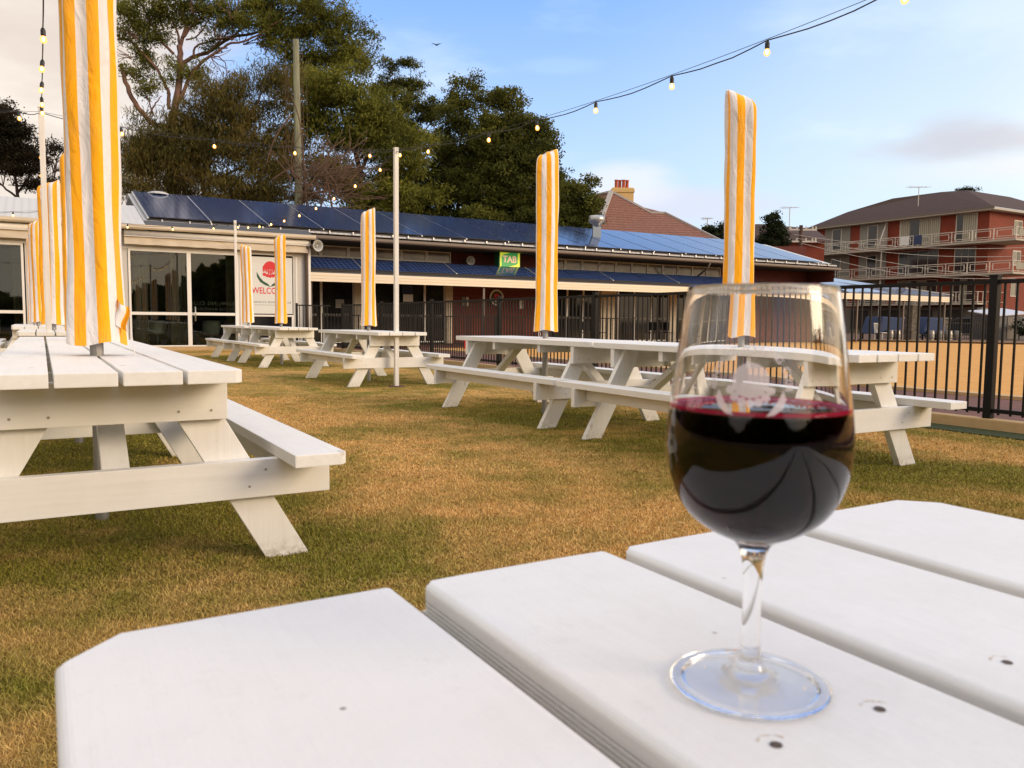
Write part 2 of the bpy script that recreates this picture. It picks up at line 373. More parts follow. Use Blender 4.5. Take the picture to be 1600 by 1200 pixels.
# ------------------------------------------------------------------ object helpers
def tag(o, label=None, cat=None, group=None, kind=None):
    if label: o['label'] = label
    if cat: o['category'] = cat
    if group: o['group'] = group
    if kind: o['kind'] = kind
    return o
def link(name, me, parent=None):
    o = bpy.data.objects.new(name, me); S.collection.objects.link(o)
    if parent: o.parent = parent
    return o
def thing(name, label, cat, loc=(0, 0, 0), rz=0., group=None):
    o = bpy.data.objects.new(name, None); S.collection.objects.link(o); o.empty_display_size = .1
    o.location = loc; o.rotation_euler = (0, 0, rz); return tag(o, label, cat, group)
def children(o): return [x for x in S.objects if x.parent == o]
def copy_thing(root, loc, rz, label, group=None):
    r = root.copy(); S.collection.objects.link(r); r.location = loc; r.rotation_euler = (0, 0, rz); r['label'] = label
    if group: r['group'] = group
    for ch in children(root):
        c = ch.copy(); S.collection.objects.link(c); c.parent = r
        for gc in children(ch):
            d = gc.copy(); S.collection.objects.link(d); d.parent = c
    return r
class MB:
    def __init__(s): s.v = []; s.f = []; s.mi = []; s.uv = None; s.cur = 0
    def add(s, vs, fs):
        k = len(s.v); s.v += [tuple(v) for v in vs]; s.f += [tuple(i + k for i in f) for f in fs]; s.mi += [s.cur] * len(fs); return s
    def box(s, a, b):
        x0, y0, z0 = (min(a[i], b[i]) for i in range(3)); x1, y1, z1 = (max(a[i], b[i]) for i in range(3))
        return s.add([(x0, y0, z0), (x1, y0, z0), (x1, y1, z0), (x0, y1, z0), (x0, y0, z1), (x1, y0, z1), (x1, y1, z1), (x0, y1, z1)],
                     [(0, 3, 2, 1), (4, 5, 6, 7), (0, 1, 5, 4), (1, 2, 6, 5), (2, 3, 7, 6), (3, 0, 4, 7)])
    def prism(s, poly, axis, a, b):
        """poly in the two remaining axes (order x,y,z without axis), extruded a..b along axis"""
        def mk(p, t): q = list(p); q.insert(axis, t); return q
        n = len(poly); vs = [mk(p, a) for p in poly] + [mk(p, b) for p in poly]
        fs = [tuple(range(n))[::-1], tuple(range(n, 2 * n))] + [(i, (i + 1) % n, n + (i + 1) % n, n + i) for i in range(n)]
        return s.add(vs, fs)
    def poly(s, pts): return s.add(pts, [tuple(range(len(pts)))])
    def slab(s, pts, d):
        """polygon given thickness by offset vector d"""
        n = len(pts); q = [tuple(p[i] + d[i] for i in range(3)) for p in pts]
        return s.add(list(pts) + q, [tuple(range(n)), tuple(range(n, 2 * n))[::-1]] + [(i, n + i, n + (i + 1) % n, (i + 1) % n) for i in range(n)])
    def tube(s, pts, r, n=8, cap=True):
        pts = [Vector(p) for p in pts]; rs = r if isinstance(r, (list, tuple)) else [r] * len(pts)
        rings = []; ref = None
        for i, p in enumerate(pts):
            d = (pts[min(i + 1, len(pts) - 1)] - pts[max(i - 1, 0)]).normalized()
            if ref is None: ref = d.orthogonal().normalized()
            ref = (ref - d * ref.dot(d)); ref = ref.normalized() if ref.length > 1e-6 else d.orthogonal().normalized()
            b = d.cross(ref)
            rings.append([p + (ref * math.cos(2 * math.pi * k / n) + b * math.sin(2 * math.pi * k / n)) * rs[i] for k in range(n)])
        vs = [v for R in rings for v in R]; fs = []
        for i in range(len(rings) - 1):
            for k in range(n): fs.append((i * n + k, i * n + (k + 1) % n, (i + 1) * n + (k + 1) % n, (i + 1) * n + k))
        if cap: fs += [tuple(range(n))[::-1], tuple(range((len(rings) - 1) * n, len(rings) * n))]
        return s.add(vs, fs)
    def bar(s, a, b, w, h):
        a = Vector(a); b = Vector(b); d = (b - a).normalized(); z = Vector((0, 0, 1)) if abs(d.z) < .95 else Vector((0, 1, 0))
        x = d.cross(z).normalized() * w / 2; y = x.cross(d).normalized() * h / 2
        return s.add([a - x - y, a + x - y, a + x + y, a - x + y, b - x - y, b + x - y, b + x + y, b - x + y],
                     [(0, 1, 2, 3), (7, 6, 5, 4), (0, 4, 5, 1), (1, 5, 6, 2), (2, 6, 7, 3), (3, 7, 4, 0)])
    def lathe(s, prof, n=24, c=(0, 0, 0), axis=2, cap=False):
        vs = []
        for r, z in prof:
            for k in range(n):
                a = 2 * math.pi * k / n; p = [r * math.cos(a), r * math.sin(a)]; p.insert(axis, z); vs.append((p[0] + c[0], p[1] + c[1], p[2] + c[2]))
        fs = [(i * n + k, i * n + (k + 1) % n, (i + 1) * n + (k + 1) % n, (i + 1) * n + k) for i in range(len(prof) - 1) for k in range(n)]
        if cap: fs += [tuple(range(n))[::-1], tuple(range((len(prof) - 1) * n, len(prof) * n))]
        return s.add(vs, fs)
    def disc(s, c, r, nrm='z', n=12, ry=None):
        ry = ry or r; pts = []
        for k in range(n):
            a = 2 * math.pi * k / n; u, v = r * math.cos(a), ry * math.sin(a)
            pts.append((c[0] + u, c[1] + v, c[2]) if nrm == 'z' else ((c[0] + u, c[1], c[2] + v) if nrm == 'y' else (c[0], c[1] + u, c[2] + v)))
        return s.add(pts, [tuple(range(n))])
    def mesh(s, name, mats, bevel=0, smooth=False, normals=True, seg=2):
        me = bpy.data.meshes.new(name); me.from_pydata(s.v, [], s.f)
        for m_ in (mats if isinstance(mats, (list, tuple)) else [mats]): me.materials.append(m_)
        me.polygons.foreach_set('material_index', s.mi)
        if s.uv:
            l = me.uv_layers.new(name='UVMap')
            for i, uv in enumerate(s.uv): l.data[i].uv = uv
        if normals or bevel:
            bm = bmesh.new(); bm.from_mesh(me)
            if normals: bmesh.ops.recalc_face_normals(bm, faces=bm.faces)
            if bevel:
                ed = [e for e in bm.edges if len(e.link_faces) == 2 and e.calc_face_angle(0) > .6]
                bmesh.ops.bevel(bm, geom=ed, offset=bevel, segments=seg, profile=.7, affect='EDGES', clamp_overlap=True)
            bm.to_mesh(me); bm.free()
        if smooth: me.polygons.foreach_set('use_smooth', [True] * len(me.polygons))
        me.update(); return me
    def build(s, name, mats, parent=None, **k): return link(name, s.mesh(name, mats, **k), parent)
def site(mb):      # turn a mesh builder's (s, c, z) vertices into world coordinates
    mb.v = [tuple(W(*v)) for v in mb.v]; return mb
def struct(name, mb, m_, **k): o = mb.build(name, m_, **k); o['kind'] = 'structure'; return o
def text_mb(txt, size, depth=0., spacing=1.0, bold=0.):
    cu = bpy.data.curves.new('lettering', 'FONT'); cu.body = txt; cu.size = size; cu.align_x = 'CENTER'; cu.align_y = 'CENTER'; cu.extrude = depth; cu.space_character = spacing; cu.offset = bold; cu.resolution_u = 4
    o = bpy.data.objects.new('lettering', cu); S.collection.objects.link(o)
    dg = bpy.context.evaluated_depsgraph_get(); me = bpy.data.meshes.new_from_object(o.evaluated_get(dg))
    v = [tuple(x.co) for x in me.vertices]; f = [tuple(p.vertices) for p in me.polygons]
    bpy.data.objects.remove(o); bpy.data.curves.remove(cu); bpy.data.meshes.remove(me)
    return v, f

# ------------------------------------------------------------------ ground
TABLES = [  # world x, y, yaw(deg), label
    (-1.865, 3.579, 30.46, 'large white picnic table cut off at the left edge, nearest on the left'),
    (.327, 7.943, 30.8, 'white picnic table left of the wine glass, left one of the joined pair'),
    (1.612, 5.715, 30.16, 'white picnic table seen through the wine glass, right end of the joined pair'),
    (-2.152, 11.959, 31.5, 'single white picnic table just left of the light pole in mid lawn'),
    (*W(4.15, 16.2)[:2], 30.5, 'white picnic table of the far pair with the umbrella before the welcome poster'),
    (*W(4.07, 18.78)[:2], 30.5, 'farthest white picnic table of the pair before the glass doors'),
    (*W(.21, 6.60)[:2], 30.5, 'white picnic table joined end on behind the large left table'),
    (*W(.13, 11.55)[:2], 30.5, 'white picnic table behind the left light pole, mostly hidden'),
    (*W(-.05, 16.35)[:2], 30.5, 'white picnic table further down the left row before the dark window'),
    (*W(-.12, 18.95)[:2], 30.5, 'farthest white picnic table of the left row, barely visible'),
]
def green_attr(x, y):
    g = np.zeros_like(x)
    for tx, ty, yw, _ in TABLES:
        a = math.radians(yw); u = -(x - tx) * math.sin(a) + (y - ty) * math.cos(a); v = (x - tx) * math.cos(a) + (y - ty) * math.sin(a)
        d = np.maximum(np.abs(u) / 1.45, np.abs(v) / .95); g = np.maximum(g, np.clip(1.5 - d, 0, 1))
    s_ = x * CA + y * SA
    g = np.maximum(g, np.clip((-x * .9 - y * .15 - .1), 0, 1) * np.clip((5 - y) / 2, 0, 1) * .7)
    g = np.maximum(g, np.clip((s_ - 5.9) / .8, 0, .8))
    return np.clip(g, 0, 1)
mb = MB().add([(-900, -300, -.02), (900, -300, -.02), (900, 1500, -.02), (-900, 1500, -.02)], [(0, 1, 2, 3)])
struct('ground', mb, M['ground'], normals=False)
nx, ny = 90, 150
sv = np.linspace(-14, 6.75, nx); cv = np.linspace(-6, 24.2, ny)
vs = []; 
for c_ in cv:
    for s_ in sv: vs.append(tuple(W(s_, c_, 0)))
fs = [(j * nx + i, j * nx + i + 1, (j + 1) * nx + i + 1, (j + 1) * nx + i) for j in range(ny - 1) for i in range(nx - 1)]
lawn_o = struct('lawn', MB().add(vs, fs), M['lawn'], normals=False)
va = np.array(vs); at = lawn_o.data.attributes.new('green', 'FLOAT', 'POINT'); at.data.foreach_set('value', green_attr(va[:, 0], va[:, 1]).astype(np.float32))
struct('edging_grass', site(MB().box((6.75, -6, -.01), (7.10, 24.1, .012))), M['turf'])
struct('brick_path', site(MB().box((7.26, -8, -.015), (10.15, 24.2, .02))), M['paver'])
struct('patio', site(MB().box((10.15, 22.6, -.015), (45, 26.8, .03))), M['paver'])
gp = [(10.4, -8, .05), (10.4, 22.3, .05), (35.0, 25.9, .05), (44, 8, .05), (50, -8, .05)]
struct('bowling_green', site(MB().slab(gp, (0, 0, -.06))), M['green'])
# ------------------------------------------------------------------ grass blades
rng = np.random.default_rng(7)
def blades(n, ymin, ymax, hmin, hmax, wid, side=False):
    # uniform density in screen space falls with distance
    y = ymin + (ymax - ymin) * rng.random(n) ** 1.0
    x = (rng.random(n) * 2 - 1) * (.70 * y + .4) if not side else np.where(rng.random(n) < .5, -1, 1) * (.70 * y + .4 + rng.random(n) * (1.2 + .25 * y))
    s_ = x * CA + y * SA; c_ = -x * SA + y * CA
    k = (s_ < 6.8) & (c_ < 24.1)
    x, y = x[k], y[k]; n = len(x)
    a = rng.random(n) * 2 * math.pi; h = hmin + (hmax - hmin) * rng.random(n) ** 1.5
    lean = h * (rng.random(n) * 1.5 + .25); b = rng.random(n) * 2 * math.pi
    sc = wid * (.7 + .6 * rng.random(n))
    dx, dy = np.cos(a) * sc / 2, np.sin(a) * sc / 2
    lx, ly = np.cos(b) * lean, np.sin(b) * lean
    V = np.zeros((n, 5, 3), np.float32)
    V[:, 0] = np.stack([x - dx, y - dy, np.full(n, -.004)], 1); V[:, 1] = np.stack([x + dx, y + dy, np.full(n, -.004)], 1)
    V[:, 2] = np.stack([x + dx * .8 + lx * .4, y + dy * .8 + ly * .4, h * .65], 1); V[:, 3] = np.stack([x - dx * .8 + lx * .4, y - dy * .8 + ly * .4, h * .65], 1)
    V[:, 4] = np.stack([x + lx, y + ly, h], 1)
    return V
parts = [blades(230000, 1.3, 2.6, .007, .021, .0021), blades(420000, 2.4, 4.8, .006, .018, .0034), blades(230000, 4.6, 9.5, .006, .016, .0065), blades(70000, 9, 24, .006, .014, .014), blades(260000, .3, 7, .007, .02, .0045, True), blades(70000, 6, 20, .007, .016, .010, True)]
V = np.concatenate(parts); n = len(V)
me = bpy.data.meshes.new('grass'); me.vertices.add(n * 5); me.vertices.foreach_set('co', V.reshape(-1))
idx = (np.arange(n, dtype=np.int32) * 5)[:, None]
loops = np.concatenate([idx + np.array([0, 1, 2, 3]), idx + np.array([3, 2, 4])], 1).reshape(-1).astype(np.int32)
me.loops.add(n * 7); me.loops.foreach_set('vertex_index', loops)
me.polygons.add(n * 2); ls = np.stack([np.arange(n) * 7, np.arange(n) * 7 + 4], 1).reshape(-1).astype(np.int32)
me.polygons.foreach_set('loop_start', ls); me.polygons.foreach_set('loop_total', np.tile([4, 3], n).astype(np.int32))
me.materials.append(M['blade']); me.update(calc_edges=True)
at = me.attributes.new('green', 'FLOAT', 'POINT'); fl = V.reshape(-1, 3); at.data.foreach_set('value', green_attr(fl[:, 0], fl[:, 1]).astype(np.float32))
tag(link('grass', me), 'short dry golden and green grass covering the lawn', 'grass', kind='stuff')

# ------------------------------------------------------------------ picnic tables
def screws(mb_, pts, axis):
    mb_.cur = 1
    for p in pts: mb_.disc(p, .006, axis, 8)
    mb_.cur = 0
TL, TW, TH, TT = 2.509, .745, .75, .045
HB, BO, BW = .442, .735, .19
GT = 'white picnic tables on the lawn'
def make_table(loc, rz, label):
    """local x = across, y = along, length axis is y"""
    t = thing('picnic_table', label, 'picnic table', loc, rz, GT)
    mb = MB(); gap = .014; bw = (TW - 3 * gap) / 4; ch = .022
    for i in range(4):
        x0 = -TW / 2 + i * (bw + gap); x1 = x0 + bw; l = TL / 2 + random.uniform(-.003, .003)
        c0 = ch if i == 0 else 0; c1 = ch if i == 3 else 0
        poly = [(x0, -l + c0)] + ([(x0 + c0, -l)] if c0 else []) + ([(x1 - c1, -l)] if c1 else []) + [(x1, -l + c1)] + [(x1, l - c1)] + ([(x1 - c1, l)] if c1 else []) + ([(x0 + c0, l)] if c0 else []) + [(x0, l - c0)]
        mb.prism(poly, 2, TH - TT, TH)
    mb.build('tabletop', M['py'], t, bevel=.004)
    for sg in (-1, 1):
        mb = MB(); xo, xi = sg * BO, sg * (BO - BW); x0, x1 = min(xo, xi), max(xo, xi); l = TL / 2; ch = .02
        poly = [(x0, -l + (ch if sg < 0 else 0)), (x0 + (ch if sg < 0 else 0), -l), (x1 - (ch if sg > 0 else 0), -l), (x1, -l + (ch if sg > 0 else 0)), (x1, l - (ch if sg > 0 else 0)), (x1 - (ch if sg > 0 else 0), l), (x0 + (ch if sg < 0 else 0), l), (x0, l - (ch if sg < 0 else 0))]
        pp = []
        for q in poly:
            if not pp or (abs(q[0] - pp[-1][0]) + abs(q[1] - pp[-1][1])) > 1e-6: pp.append(q)
        mb.prism(pp, 2, HB - TT, HB); mb.build('bench_seat', M['py'], t, bevel=.004)
        MB().box((sg * (BO - .10), -.955, HB - TT - .09), (sg * (BO - .145), .955, HB - TT - .001)).build('seat_rail', M['py'], t, bevel=.003)
    for e in (-1, 1):
        y0, y1 = e * 1.007, e * .962
        mb = MB().box((-.745, y0, HB - TT - .143), (.745, y1, HB - TT - .001)); mb.cur = 1
        for x in (-.62, -.5, -.44, .44, .5, .62): mb.disc((x, e * 1.0085, HB - TT - random.choice((.04, .10))), .005, 'y', 8)
        mb.build('seat_beam', [M['px'], M['screw']], t, bevel=.003, normals=False)
        mb = MB().box((-.367, y0, TH - TT - .149), (.367, y1, TH - TT - .001)); mb.cur = 1
        for x in (-.31, -.2, .2, .31): mb.disc((x, e * 1.0085, TH - TT - .115), .005, 'y', 8)
        mb.build('top_beam', [M['px'], M['screw']], t, bevel=.003, normals=False)
        for sg in (-1, 1):
            f0, f1 = sg * .511, sg * .675; k = .56 * .703; a, b = e * .9605, e * .9155
            poly = [(f0, 0), (f1, 0), (f1 - sg * k, .703), (f0 - sg * k, .703)]
            MB().prism(poly, 1, a, b).build('leg', M['pz'], t, bevel=.003)
        MB().bar((0, e * .935, .36), (0, e * .46, .685), .09, .045).build('brace', M['py'], t, bevel=.003)
        MB().box((-.35, e * .40, TH - TT - .075), (.35, e * .445, TH - TT - .001)).build('cleat', M['px'], t, bevel=.003)
    return t
random.seed(3)
x, y, yw, lab = TABLES[0]
tab0 = make_table((x, y, 0), math.radians(yw), lab)
for x, y, yw, lab in TABLES[1:]:
    copy_thing(tab0, (x, y, 0), math.radians(yw), lab)

# ------------------------------------------------------------------ closed umbrellas
def make_canopy(seed, top=2.565, bot=.825, wa=.118, wb=.078, tilt=.03, off=0., lean=0., per=.098):
    r = random.Random(seed); ph = [r.uniform(0, 6.28) for _ in range(8)]
    nu, nv = 168, 64; vs = []; us = []
    # pleated closed outline; u = fraction of the outline length so stripes keep their width
    for j in range(nv + 1):
        v = j / nv; z = bot + (top - bot) * v
        flare = 1 + .10 * max(0, 1 - v / .18) ** 1.5 + .03 * math.sin(v * 9 + ph[0])
        t_ = max(0, (v - .925) / .075); clos = math.sqrt(max(0, 1 - t_ ** 2)) if t_ < 1 else 0
        twist = .10 * math.sin(2.2 * v + ph[1])
        for i in range(nu):
            a = 2 * math.pi * i / nu
            pl = .065 * math.sin(5 * a + ph[2] + .7 * math.sin(2 * v + ph[3])) + .028 * math.sin(9 * a + ph[4] + 1.5 * v)
            pl += -.22 * math.exp(-((((a - ph[5] - .5 * v + math.pi) % (2 * math.pi)) - math.pi) / .20) ** 2)
            pl += .024 * math.sin(13 * v * (1 + .3 * math.sin(a)) + 3 * a + ph[6]) + .013 * math.sin(31 * v + 2 * a + ph[7]) + .02 * math.sin(4.3 * v + a + ph[0]) * v
            R = (1 + pl) * flare
            ca, sa_ = math.cos(a + twist), math.sin(a + twist)
            sq = (abs(ca) ** 2.6 + abs(sa_) ** 2.6) ** (-1 / 2.6)
            X = wa * R * sq * ca * (1 - (.34 if ca * tilt < 0 else .06) * t_ ** 4) + lean * (z - .8); Y = wb * R * sq * sa_ * (clos * .93 + .07)
            zz = z + tilt * 1.1 * t_ * ca + .006 * t_ * math.sin(7 * ca + ph[2]) + (.010 * math.sin(a * 3 + ph[1]) if j == 0 else 0)
            vs.append((X, Y, zz))
    fs = []; uv = []
    jm = nv // 2; arc_ = [0.]
    for i in range(nu): a_, b_ = vs[jm * nu + i], vs[jm * nu + (i + 1) % nu]; arc_.append(arc_[-1] + math.hypot(a_[0] - b_[0], a_[1] - b_[1]))
    tot = arc_[-1]; per = max(4, round(tot / per)) / 7.0; arc_ = [off + q / tot * per for q in arc_]
    for j in range(nv):
        for i in range(nu):
            k = (i + 1) % nu; fs.append((j * nu + i, j * nu + k, (j + 1) * nu + k, (j + 1) * nu + i))
            u0, u1 = arc_[i], arc_[i + 1]; uv += [(u0, j / nv), (u1, j / nv), (u1, (j + 1) / nv), (u0, (j + 1) / nv)]
    fs.append(tuple(nv * nu + i for i in range(nu))); uv += [(i / nu, 1) for i in range(nu)]
    mb_ = MB(); mb_.add(vs, fs); mb_.uv = uv
    return mb_.mesh('canopy', M['canvas'], normals=False, smooth=True)
def make_umbrella(x, y, rz, label, seed, cord=False, flap=False, **k):
    t = thing('closed_umbrella', label, 'umbrella', (x, y, 0), rz, 'closed striped umbrellas standing in the tables')
    link('canopy', make_canopy(seed, **k), t)
    MB().lathe([(.0, 0), (.028, 0), (.028, 2.4), (0, 2.4)], 16).build('pole', M['pole'], t, smooth=False, normals=True)
    if cord:
        mb = MB()
        for q in range(cord): 
            mb.tube([(-.07 - .01 * q, -.05, .88), (-.075 - .012 * q, -.06, .83), (-.06 - .02 * q, -.055, .79), (-.072 - .01 * q, -.05, .765)], .0025, 5)
        mb.build('tie_cord', M['cord'], t, smooth=True)
    if flap:
        mb = MB(); vs = []; fs = []; uv = []
        for j in range(9):
            for i in range(9):
                a = i / 8; b = j / 8
                vs.append(((.088 + .070 * a) + .006 * math.sin(6 * b), -.03 + .016 * math.sin(a * 9 + b * 2), 1.00 - .04 * a * a - .12 * b * (1 - .1 * a) + .008 * math.sin(7 * a)))
        for j in range(8):
            for i in range(8):
                fs.append((j * 9 + i, j * 9 + i + 1, (j + 1) * 9 + i + 1, (j + 1) * 9 + i)); uv += [(.28 + (q[0] * 11 + q[1] * 3) / 56, 0) for q in ((i / 8, j / 8), ((i + 1) / 8, j / 8), ((i + 1) / 8, (j + 1) / 8), (i / 8, (j + 1) / 8))]
        mb.add(vs, fs); mb.uv = uv
        o = mb.build('flap', M['canvas'], t, normals=False, smooth=True)
        MB().tube([(.165, -.03, .87), (.180, -.05, .81), (.205, -.09, .752)], .0022, 5).build('tie_cord', M['cord'], t, smooth=True)
    return t
U = [(0, 'huge yellow and white striped closed umbrella filling the left edge of the view', 11, dict(flap=True, wa=.107, wb=.088, top=3.0, off=.03, per=.100, bot=.805)),
     (1, 'closed striped umbrella beside the roof vent, in the table left of the wine glass', 4, dict(cord=2, wa=.108)),
     (2, 'tall closed striped umbrella rising right behind the wine glass', 23, dict(wa=.106, tilt=-.035, top=2.51, lean=-.018)),
     (3, 'closed striped umbrella in the single table left of the mid lawn light pole', 8, dict(cord=3, wa=.100, top=2.53)),
     (4, 'closed striped umbrella covering part of the welcome poster', 15, dict(wa=.108)),
     (5, 'thin closed striped umbrella left of the welcome poster', 31, dict(wa=.118, tilt=-.02, lean=-.02)),
     (6, 'closed striped umbrella almost hidden behind the huge left one', 5, dict(wa=.064, wb=.06, top=2.1)),
     (7, 'closed striped umbrella crossed by the left light pole', 42, dict(wa=.125)),
     (8, 'second farthest closed striped umbrella of the left row', 51, dict(wa=.11)),
     (9, 'farthest closed striped umbrella at the end of the left row', 61, dict(wa=.11))]
for i, lab, seed, k in U:
    x, y = TABLES[i][:2]
    make_umbrella(x, y, random.uniform(-.25, .25) if i else .05, lab, seed, **k)

# ------------------------------------------------------------------ near table with grooved boards
t = thing('picnic_table', 'nearest white picnic table with cut corners carrying the wine glass', 'picnic table', W(.3775, .4775 - TL / 2, 0), A, GT)
bx = [(0, .192), (.2125, .3655), (.380, .5375), (.5585, .755)]
mb = MB(); y1 = TL / 2; y0 = -TL / 2; ch = .032
def board_profile(a, b):
    r = .006; out = []
    for k in range(6):
        q = math.pi - k / 5 * math.pi / 2; out.append((a + r + r * math.cos(q), TH - r * .8 + r * .8 * math.sin(q)))
    out += [(a + .032, TH), (b - .032, TH)]
    for k in range(6):
        q = math.pi / 2 - k / 5 * math.pi / 2; out.append((b - r + r * math.cos(q), TH - r * .8 + r * .8 * math.sin(q)))
    z = TH - .010; g = .0030
    for k in range(10):
        out += [(b, z - .0004), (b, z - g * .55), (b - .0017, z - g * .62), (b - .0017, z - g * .95)]; z -= g
    out += [(b, TH - TT), (b - .032, TH - TT), (a + .032, TH - TT), (a, TH - TT)]
    z = TH - .010 - 10 * g
    for k in range(10):
        out += [(a + .0017, z + g * .05), (a + .0017, z + g * .38), (a, z + g * .45), (a, z + g * .96)]; z += g
    return out
for i, (a, b) in enumerate(bx):
    a -= .3775; b -= .3775; prof = board_profile(a, b); n_ = len(prof)
    vs = []
    for (px_, pz_) in prof:
        cut = 0
        if i == 0: cut = max(0, ch - (px_ - a))
        elif i == 3: cut = max(0, ch - (b - px_))
        elif pz_ > TH - .02: cut = max(0, .007 - min(px_ - a, b - px_))
        vs.append((px_, y0, pz_)); vs.append((px_, y1 - cut - (.002 if pz_ > TH - .0012 else 0), pz_))
    # extra cut line on the outer boards
    k0 = len(mb.v)
    mb.add(vs, [(2 * j, 2 * j + 1, 2 * ((j + 1) % n_) + 1, 2 * ((j + 1) % n_)) for j in range(n_)] + [tuple(2 * j + 1 for j in range(n_)), tuple(2 * j for j in range(n_))[::-1]])
mb.build('tabletop', M['deck'], t)
for e in (1,):
    for (s_, c_) in ((.255, .216), (.320, .214), (.423, .213), (.494, .212), (.62, .211), (.70, .211)):
        h = MB().disc((s_ - .3775, c_ - (.4775 - TL / 2), TH + .0004), .0027, 'z', 14, ry=.0026)
        ho = h.build('screw_hole', M['hole'], t, normals=False)
        r_ = MB(); a0 = 1.1 + random.uniform(-.2, .3); cx, cy = s_ - .3775, c_ - (.4775 - TL / 2); pts = []
        for k in range(13):
            a_ = a0 - 1.0 + k / 12 * 1.9; j = random.uniform(-.0006, .0006)
            pts.append((cx + (.0078 + j) * math.cos(a_), cy + (.0078 + j) * math.sin(a_)))
        for k in (0, 1, 2, 4, 5, 6, 7, 9, 10, 11):
            wd = .00012 + .0005 * random.random() ** 2; p, q = Vector((*pts[k], TH + .0003)), Vector((*pts[k + 1], TH + .0003)); n_ = Vector((p.x - cx, p.y - cy, 0)).normalized() * wd
            r_.add([p - n_, q - n_, q + n_, p + n_], [(0, 1, 2, 3)])
        r_.build('rust_ring', M['rust'], ho, normals=False)
for sg in (-1, 1):
    MB().box((sg * BO, -TL / 2, HB - TT), (sg * (BO - BW), TL / 2, HB)).build('bench_seat', M['py'], t, bevel=.004)
for e in (-1, 1):
    MB().box((-.745, e * 1.007, HB - TT - .143), (.745, e * .962, HB - TT - .001)).build('seat_beam', M['px'], t, bevel=.003)
    MB().box((-.367, e * 1.007, TH - TT - .149), (.367, e * .962, TH - TT - .001)).build('top_beam', M['px'], t, bevel=.003)
    for sg in (-1, 1):
        k = .56 * .703; MB().prism([(sg * .511, 0), (sg * .675, 0), (sg * .675 - sg * k, .703), (sg * .511 - sg * k, .703)], 1, e * .9605, e * .9155).build('leg', M['pz'], t, bevel=.003)

# ------------------------------------------------------------------ wine glass
GX, GY = .1150, .3700
t = thing('wine_glass', 'stemmed glass of dark red wine standing on the nearest table', 'wine glass', (GX, GY, TH + .0006), 0)
def cr(P, n):      # smooth a profile with Catmull-Rom
    out = []
    for i in range(len(P) - 1):
        p0 = P[max(i - 1, 0)]; p1 = P[i]; p2 = P[i + 1]; p3 = P[min(i + 2, len(P) - 1)]
        for k in range(n):
            t_ = k / n
            out.append(tuple(.5 * (2 * p1[d] + (p2[d] - p0[d]) * t_ + (2 * p0[d] - 5 * p1[d] + 4 * p2[d] - p3[d]) * t_ ** 2 + (3 * p1[d] - p0[d] - 3 * p2[d] + p3[d]) * t_ ** 3) for d in (0, 1)))
    return out + [P[-1]]
outer = cr([(.0364, .0005), (.0369, .0014), (.0365, .0020), (.030, .0026), (.020, .0036), (.0125, .0052), (.0076, .0090), (.0052, .0150), (.0046, .0210), (.0044, .030), (.0043, .045), (.0049, .057), (.0062, .0645), (.0098, .0700), (.0210, .0755), (.0300, .0822), (.0360, .0905), (.0400, .1010), (.0418, .1110), (.0421, .1200), (.0411, .1320), (.0392, .1460), (.0375, .1600), (.0354, .1750), (.0334, .1888)], 4)
rim = [(.0331, .1894), (.0326, .1894), (.0323, .1888)]
inner = cr([(.0323, .1888), (.0343, .1750), (.0364, .1600), (.0381, .1460), (.0400, .1320), (.0410, .1200), (.0407, .1110), (.0388, .1015), (.0346, .0918), (.0284, .0842), (.0190, .0778), (.0090, .0742), (.0, .0736)], 4)
base = [(.0, .0028), (.008, .0027), (.012, .0025), (.020, .0018), (.030, .0009), (.0355, .0003)]
prof = [(max(r, 0), z) for r, z in base + outer + rim[:2] + inner]
def lathe_closed(prof, n):
    mb_ = MB(); vs = []; fs = []; idx = []
    for r, z in prof:
        if r < 1e-5: vs.append((0, 0, z)); idx.append([len(vs) - 1] * n)
        else:
            k0 = len(vs)
            for k in range(n): vs.append((r * math.cos(2 * math.pi * k / n), r * math.sin(2 * math.pi * k / n), z))
            idx.append(list(range(k0, k0 + n)))
    for i in range(len(prof) - 1):
        for k in range(n):
            q = [idx[i][k], idx[i][(k + 1) % n], idx[i + 1][(k + 1) % n], idx[i + 1][k]]; q = list(dict.fromkeys(q))
            if len(q) > 2: fs.append(tuple(q))
    mb_.add(vs, fs); return mb_
gm = bpy.data.materials.new('clear_glass'); gm.use_nodes = True; p = gm.node_tree.nodes['Principled BSDF']
p.inputs['Base Color'].default_value = (1, 1, 1, 1); p.inputs['Roughness'].default_value = 0; p.inputs['IOR'].default_value = 1.42; p.inputs['Transmission Weight'].default_value = 1
gf = gm.copy(); gf.name = 'thin_foot_glass'; nd = gf.node_tree.nodes; trf = nd.new('ShaderNodeBsdfTransparent'); mxf = nd.new('ShaderNodeMixShader'); mxf.inputs[0].default_value = .72
gf.node_tree.links.new(nd['Principled BSDF'].outputs[0], mxf.inputs[1]); gf.node_tree.links.new(trf.outputs[0], mxf.inputs[2]); gf.node_tree.links.new(mxf.outputs[0], nd['Material Output'].inputs[0])
gw = gm.copy(); gw.name = 'glass_against_wine'; gw.node_tree.nodes['Principled BSDF'].inputs['IOR'].default_value = 1.47 / 1.34
ZW = .1335
bo = lathe_closed(prof, 128).build('bowl_and_stem', [gm, gw, gf], t, smooth=True)
for q in bo.data.polygons:      # inner wall below the wine line touches wine, not air
    c_ = q.center
    if c_.z < .0046 and math.hypot(c_.x, c_.y) < .0325: q.material_index = 2
    if .0736 < c_.z < ZW and (c_.x * q.normal.x + c_.y * q.normal.y < -1e-9 or (q.normal.z > .3 and c_.z < .0800 and math.hypot(c_.x, c_.y) < .022 and c_.z > .0735)): q.material_index = 1
